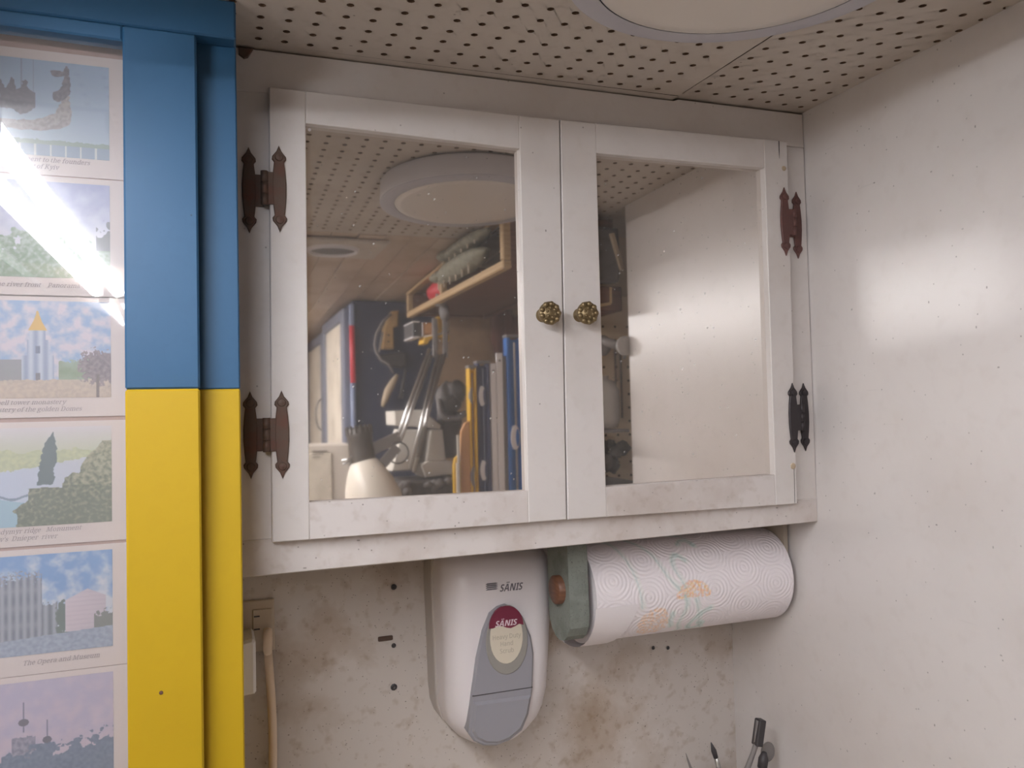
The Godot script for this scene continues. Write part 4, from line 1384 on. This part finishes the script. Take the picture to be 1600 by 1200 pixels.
	s = st_new()
	box(s, Vector3(0.362, foot, 0.93), Vector3(0.52, -0.149, 1.07), 0.004)
	part("tray", s, M["clutter"], t)
	s = st_new(true)
	var rng := RandomNumberGenerator.new()
	rng.seed = 8
	for k in 14:
		lump(s, Vector3(rng.randf_range(0.37, 0.51), rng.randf_range(-0.172, -0.152), rng.randf_range(0.925, 0.932)), Vector3(0.008, 0.008, 0.006) * rng.randf_range(0.6, 1.4), 0.3, k, 2.0, 10, 8)
	var od := part("oddments", s, M["grey_plastic"], t)
	od.set_meta("kind", "stuff")
	t = thing("grey_gadget", "dusty grey rounded gadget standing on the cartons beside the yellow level", "gadget", Vector3(0.51, -0.04, 1.0))
	s = st_new(true)
	lump(s, Vector3(0.505, 0.030, 1.0), Vector3(0.030, 0.038, 0.03), 0.25, 14, 1.4, 24, 16)
	lump(s, Vector3(0.520, 0.045, 0.985), Vector3(0.022, 0.026, 0.02), 0.25, 15, 1.4)
	part("body", s, M["clutter"], t)
	s = st_new(true)
	tube(s, [Vector3(0.478, 0.028, 0.985), Vector3(0.478, -0.002, 0.975), Vector3(0.49, -0.016, 0.97), Vector3(0.515, -0.016, 0.97), Vector3(0.538, -0.004, 0.975)], 0.007, 10)
	part("bail", s, M["grey_plastic"], t)
	s = st_new()
	box(s, Vector3(0.484, -0.106, 0.985), Vector3(0.532, 0.0, 1.03), 0.004)
	part("stand", s, M["clutter"], t)
	# hand tool on the side of the blue cabinet
	t = thing("hand_drill", "old hand drill with a pale wooden handle hung on the dark blue cabinet side", "hand drill", Vector3(0.43, 0.1, 1.28))
	s = st_new()
	prism(s, pv([0.410, 0.168, 0.4385, 0.168, 0.4385, 0.222, 0.4500, 0.228, 0.4530, 0.268, 0.436, 0.266, 0.414, 0.222]), 1.311, 1.278, Transform3D(), 0.003)
	var blk := part("wood_block", s, M["tan_wood"], t)
	for y in [0.186, 0.203]:
		s = st_new()
		lathe(s, [Vector2(0.0028, 0), Vector2(0.002, 0.0012), Vector2(0, 0.0014)], 10, Transform3D(Basis(Vector3.RIGHT, Vector3.FORWARD, Vector3.UP), Vector3(0.4245, y, 1.278)))
		part("screw", s, M["dark_plastic"], blk)
	s = st_new(true)
	tube(s, [Vector3(0.432, 0.258, 1.272), Vector3(0.408, 0.236, 1.27), Vector3(0.391, 0.205, 1.27), Vector3(0.386, 0.178, 1.27), Vector3(0.389, 0.160, 1.27), Vector3(0.402, 0.138, 1.27), Vector3(0.420, 0.128, 1.27), Vector3(0.434, 0.104, 1.27)], 0.0032, 8)
	tube(s, [Vector3(0.408, 0.210, 1.27), Vector3(0.403, 0.185, 1.27), Vector3(0.397, 0.158, 1.27)], 0.0026, 8)
	part("bow", s, M["grey_plastic"], t)
	s = st_new()
	prism(s, pv([0.396, 0.152, 0.470, 0.160, 0.472, 0.124, 0.458, 0.118, 0.430, 0.122, 0.408, 0.134]), 1.311, 1.284, Transform3D(), 0.004)
	part("gear_case", s, M["dark_plastic"], t)
	s = st_new(true)
	tube(s, [Vector3(0.4450, 0.100, 1.272), Vector3(0.434, 0.082, 1.272), Vector3(0.420, 0.058, 1.272), Vector3(0.411, 0.034, 1.272), Vector3(0.4045, 0.017, 1.272)], [0.004, 0.0085, 0.0105, 0.0085, 0.004], 12)
	part("handle", s, M["beige"], t, "pale tapered wooden handle")
	s = st_new(true)
	tube(s, [Vector3(0.468, 0.114, 1.275), Vector3(0.458, 0.070, 1.275), Vector3(0.4525, 0.036, 1.275)], [0.0035, 0.005, 0.006], 10)
	part("crank", s, M["dark_plastic"], t)
	# little rack below the crate
	t = thing("small_rack", "small dark rack with bright corners hung below the crate end", "rack", Vector3(0.435, 0.17, 1.0))
	s = st_new()
	box(s, Vector3(0.4235, 0.173, 1.0), Vector3(0.4455, 0.206, 1.09), 0.002)
	part("box", s, M["dark_plastic"], t)
	s = st_new()
	box(s, Vector3(0.4225, 0.2055, 0.998), Vector3(0.4400, 0.2085, 1.09), 0.001)
	box(s, Vector3(0.4225, 0.1700, 0.998), Vector3(0.4400, 0.1735, 1.09), 0.001)
	box(s, Vector3(0.4455, 0.1730, 0.998), Vector3(0.4475, 0.206, 1.09), 0.0005)
	part("edging", s, M["alu"], t)
	t = thing("yellow_clamp", "yellow and tan bench clamp that holds the lamp arm below the crate", "clamp", Vector3(0.48, 0.15, 1.0))
	s = st_new()
	box(s, Vector3(0.4495, 0.178, 1.0), Vector3(0.478, 0.206, 1.05), 0.003)
	part("jaw", s, M["orange_wood"], t)
	s = st_new()
	box(s, Vector3(0.4795, 0.178, 0.995), Vector3(0.5020, 0.220, 1.04), 0.003)
	prism(s, pv([0.446, 0.157, 0.456, 0.156, 0.462, 0.168, 0.500, 0.172, 0.504, 0.160, 0.508, 0.166, 0.505, 0.180, 0.448, 0.172]), 1.04, 0.99, Transform3D(), 0.001)
	part("frame", s, M["yellow_tool"], t, "yellow painted frame")
	s = st_new(true)
	tube(s, [Vector3(0.5050, 0.182, 0.992), Vector3(0.5055, 0.216, 0.992)], 0.003, 8)
	tube(s, [Vector3(0.4785, 0.186, 0.992), Vector3(0.4775, 0.214, 0.992)], 0.0026, 8)
	tube(s, [Vector3(0.4470, 0.172, 0.990), Vector3(0.4900, 0.180, 0.990), Vector3(0.5045, 0.184, 0.990)], 0.002, 8)
	part("screw_rod", s, M["pale_spike"], t)
	t = thing("hanging_reel", "small grey reel hanging in front of the crate edge", "reel", Vector3(0.47, 0.22, 0.98))
	s = st_new(true)
	tube(s, [Vector3(0.4700, 0.235, 0.93), Vector3(0.474, 0.262, 0.93)], [0.011, 0.013], 14)
	tube(s, [Vector3(0.4830, 0.2240, 0.97), Vector3(0.497, 0.2260, 0.97)], [0.016, 0.018], 14)
	part("spool", s, M["grey_plastic"], t)
	# red-brown cloth at the far right of the end wall
	t = thing("brown_cloth", "limp red-brown cloth hung on the end wall above the blue level", "cloth", Vector3(0.78, 0.2, 1.3))
	s = st_new(true)
	for k in 4:
		lump(s, Vector3(0.735 + 0.028 * k, 0.215 - 0.012 * k, 1.296), Vector3(0.022, 0.075, 0.012), 0.35, 20 + k, 1.6)
	part("folds", s, M["brown_cloth"], t)

func build_lamp() -> void:
	var t := thing("desk_lamp", "swing-arm desk lamp with a white cone shade, at the foot of the left mirror", "desk lamp", Vector3(0.49, -0.02, 0.98))
	var a := Vector3(0.2800, -0.096, 0.85)
	var b := Vector3(0.3010, -0.190, 0.835)
	var xf := aim(b, a)
	var s := st_new(true)
	var L := a.distance_to(b)
	lathe(s, [Vector2(0.0585, 0.0), Vector2(0.0570, L * 0.22), Vector2(0.0500, L * 0.50), Vector2(0.0400, L * 0.75), Vector2(0.0290, L * 0.96), Vector2(0.0240, L), Vector2(0.0225, L * 0.97), Vector2(0.0470, L * 0.5), Vector2(0.056, 0.0)], 36, xf)
	part("shade", s, M["shade_white"], t, "white enamelled cone shade")
	s = st_new(true)
	var c := Vector3(0.2740, -0.030, 0.862)
	xf = aim(a, c)
	L = a.distance_to(c)
	lathe(s, [Vector2(0.0255, -0.004), Vector2(0.0265, L * 0.25), Vector2(0.0250, L * 0.62), Vector2(0.0262, L * 0.66), Vector2(0.0262, L * 0.96), Vector2(0.022, L * 1.0), Vector2(0, L)], 30, xf)
	var so := part("socket", s, M["socket_dark"], t, "dark lamp socket with a knurled top")
	s = st_new()
	for k in 16:
		var an := TAU * k / 16
		var p := Vector3(cos(an) * 0.0258, L * 0.92, sin(an) * 0.0258)
		box(s, p - Vector3(0.0022, 0.008, 0.0022), p + Vector3(0.0022, 0.009, 0.0022), 0.0006, xf)
	part("knurling", s, M["socket_dark"], so)
	s = st_new()
	box(s, Vector3(-0.012, 0, -0.004), Vector3(0.012, 0.068, 0.004), 0.001, aim(Vector3(0.296, -0.074, 0.845), Vector3(0.358, -0.050, 0.86)))
	box(s, Vector3(-0.010, 0, -0.004), Vector3(0.010, 0.05, 0.004), 0.001, aim(Vector3(0.318, -0.104, 0.842), Vector3(0.358, -0.066, 0.86)))
	part("yoke", s, M["grey_plastic"], t)
	s = st_new(true)
	var loop := []
	for k in 12:
		var an := -0.6 + TAU * 0.72 * k / 11.0
		loop.append(Vector3(0.350 + sin(an) * 0.022, -0.082 + cos(an) * 0.022, 0.84))
	tube(s, loop, 0.0018, 6)
	part("wire", s, M["dark_plastic"], t)
	s = st_new(true)
	tube(s, [Vector3(0.236, -0.094, 0.84), Vector3(0.252, -0.090, 0.84), Vector3(0.262, -0.082, 0.845)], 0.0028, 8)
	tube(s, [Vector3(0.238, -0.100, 0.84), Vector3(0.254, -0.096, 0.84)], 0.002, 8)
	part("switch_lever", s, M["chrome"], t)
	for r in [[Vector3(0.353, -0.050, 0.858), Vector3(0.456, 0.1420, 0.975)], [Vector3(0.362, -0.058, 0.870), Vector3(0.462, 0.128, 0.985)], [Vector3(0.388, -0.120, 0.900), Vector3(0.478, 0.130, 0.985)], [Vector3(0.398, -0.128, 0.905), Vector3(0.489, 0.130, 0.990)], [Vector3(0.405, -0.100, 0.930), Vector3(0.498, 0.140, 0.990)]]:
		s = st_new(true)
		tube(s, [r[0], r[1]], 0.0042, 10)
		part("arm_rod", s, M["chrome"], t)
	s = st_new(true)
	for k in 26:   # tension spring round the middle rod
		var f := 0.12 + 0.010 * k
		var p := Vector3(0.398, -0.128, 0.905).lerp(Vector3(0.489, 0.130, 0.990), f)
		lathe(s, [Vector2(0.0052, -0.0009), Vector2(0.0064, 0.0), Vector2(0.0052, 0.0009)], 8, aim(p, Vector3(0.489, 0.130, 0.990)))
	part("spring", s, M["grey_plastic"], t)
	for x in [0.472, 0.496]:
		s = st_new()
		box(s, Vector3(x - 0.005, 0.125, 0.985), Vector3(x + 0.006, 0.215, 0.994), 0.001)
		part("post", s, M["grey_plastic"], t)

func build_strip() -> void:
	var s: SurfaceTool
	var t := thing("dark_bag", "dark grey bag hung high beyond the white wall, in the right mirror", "bag", Vector3(0.62, 0.21, 0.46))
	s = st_new()
	prism(s, pv([0.54, 0.212, 0.660, 0.218, 0.664, 0.255, 0.661, 0.312, 0.54, 0.318]), 0.464, 0.440, Transform3D(), 0.006)
	part("body", s, M["clutter"], t)
	s = st_new()
	prism(s, pv([0.640, 0.300, 0.648, 0.302, 0.667, 0.238, 0.659, 0.236]), 0.44, 0.434, Transform3D(), 0.001)
	part("strap", s, M["beige"], t, "pale diagonal strap")
	t = thing("wood_tray", "small wooden tray with bright edges below the dark bag in the right mirror", "tray", Vector3(0.62, 0.165, 0.46))
	s = st_new()
	box(s, Vector3(0.56, 0.168, 0.45), Vector3(0.668, 0.211, 0.56), 0.002)
	part("box", s, M["crate_inside"], t)
	for x in [0.575, 0.645]:
		s = st_new()
		box(s, Vector3(x - 0.006, 0.2105, 0.50), Vector3(x + 0.006, 0.2400, 0.515), 0.001)
		part("hanger", s, M["rust"], t)
	s = st_new()
	prism(s, pv([0.56, 0.163, 0.6425, 0.178, 0.6455, 0.182, 0.6455, 0.209, 0.6435, 0.209, 0.6430, 0.183, 0.56, 0.168]), 0.452, 0.444, Transform3D(), 0.0008)
	part("edge", s, M["crate_edge"], t, "bright worn wooden edge")
	t = thing("pegboard", "cream pegboard with dark holes behind the small round lamp in the right mirror", "pegboard", Vector3(0.72, -0.1, 0.59))
	s = st_new()
	box(s, Vector3(0.62, -0.16, 0.585), Vector3(0.90, 0.215, 0.598), 0.001)
	part("panel", s, M["peg_cream"], t)
	s = st_new()
	for i in 9:
		for j in 12:
			lathe(s, [Vector2(0.0026, 0.0), Vector2(0.0024, 0.0006), Vector2(0, 0.0003)], 8, Transform3D(Basis(Vector3.RIGHT, Vector3.FORWARD, Vector3.UP), Vector3(0.645 + 0.026 * i, -0.13 + 0.026 * j, 0.585)))
	part("peg_hole", s, M["void"], t)
	for x in [0.720, 0.732]:
		s = st_new()
		box(s, Vector3(x - 0.0012, -0.02, 0.581), Vector3(x + 0.0012, 0.115, 0.5845))
		part("hanging_wire", s, M["rust"], t)
	t = thing("clip_lamp", "small round grey lamp head at the end of the white wall in the right mirror", "lamp", Vector3(0.648, 0.1, 0.43))
	s = st_new(true)
	var xf := Transform3D(Basis(Vector3.RIGHT, Vector3.FORWARD, Vector3.UP), Vector3(0.6500, 0.104, 0.425))
	lathe(s, [Vector2(0, 0.0), Vector2(0.010, 0.0), Vector2(0.0165, 0.012), Vector2(0.0165, 0.016), Vector2(0.0145, 0.017), Vector2(0.0, 0.0155)], 28, xf)
	part("head", s, M["clear_grey"], t)
	s = st_new(true)
	tube(s, [Vector3(0.650, 0.104, 0.425), Vector3(0.634, 0.112, 0.44), Vector3(0.622, 0.120, 0.46), Vector3(0.622, 0.120, 0.584)], 0.008, 12)
	lump(s, Vector3(0.6300, 0.108, 0.452), Vector3(0.013, 0.018, 0.01), 0.2, 4, 1.5)
	part("arm", s, M["grey_plastic"], t)
	s = st_new(true)
	tube(s, [Vector3(0.660, 0.108, 0.425), Vector3(0.663, 0.100, 0.43), Vector3(0.663, 0.085, 0.44)], 0.003, 8)
	part("bracket", s, M["chrome"], t)
	t = thing("plastic_jug", "cloudy grey plastic jug under the round lamp in the right mirror", "jug", Vector3(0.643, -0.03, 0.45))
	s = st_new(true)
	lathe(s, [Vector2(0.0, -0.036), Vector2(0.026, -0.034), Vector2(0.030, -0.02), Vector2(0.030, 0.030), Vector2(0.022, 0.046), Vector2(0.012, 0.050), Vector2(0.012, 0.056), Vector2(0, 0.056)], 28, Transform3D(Basis(), Vector3(0.630, 0.0, 0.462)))
	part("body", s, M["clear_grey"], t)
	t = thing("ledge_shelf", "dark cluttered ledge below the jug in the right mirror", "shelf", Vector3(0.66, -0.2, 0.5))
	s = st_new()
	box(s, Vector3(0.56, -0.25, 0.42), Vector3(0.70, -0.130, 0.59), 0.003)
	part("block", s, M["clutter"], t)
	s = st_new()
	box(s, Vector3(0.56, -0.0425, 0.43), Vector3(0.665, -0.0370, 0.584), 0.001)
	part("upper_board", s, M["grey_plastic"], t)
	t = thing("scrap_heap", "heap of dark scrap under the jug in the right mirror", "scrap", Vector3(0.64, -0.13, 0.46))
	s = st_new(true)
	var rng := RandomNumberGenerator.new()
	rng.seed = 4
	for k in 26:
		lump(s, Vector3(rng.randf_range(0.58, 0.668), rng.randf_range(-0.106, -0.062), rng.randf_range(0.445, 0.50)), Vector3.ONE * rng.randf_range(0.008, 0.018), 0.5, 30 + k, 2.0, 10, 8)
	var heap := part("scrap", s, M["clutter"], t)
	heap.set_meta("kind", "stuff")

# ---------------------------------------------------------------- everything
func _ready() -> void:
	var cam := Camera3D.new()
	cam.name = "camera"
	cam.keep_aspect = Camera3D.KEEP_HEIGHT
	cam.fov = rad_to_deg(2.0 * atan(600.0 / 1255.83))
	cam.near = 0.01
	cam.far = 30.0
	add_child(cam)
	# yaw -20.26, pitch 1.87, roll -1.34 degrees
	var yaw := Basis(Vector3.UP, deg_to_rad(-20.2588))
	var pitch := Basis(Vector3.RIGHT, deg_to_rad(1.8656))
	var roll := Basis(Vector3.BACK, deg_to_rad(-1.3385))
	cam.transform = Transform3D(yaw * pitch * roll, Vector3(0, 0, 0.8))
	cam.current = true
	var we := WorldEnvironment.new()
	we.name = "world"
	var env := Environment.new()
	env.background_mode = Environment.BG_COLOR
	env.background_color = Color.BLACK
	env.tonemap_mode = Environment.TONE_MAPPER_LINEAR
	env.tonemap_exposure = 2.35
	env.sdfgi_enabled = true
	env.ssao_enabled = true
	env.ssil_enabled = true
	we.environment = env
	add_child(we)
	make_materials()
	build_lamps()
	build_room()
	build_cabinet()
	build_display()
	build_dispenser()
	build_towel()
	build_small()
	build_workshop()
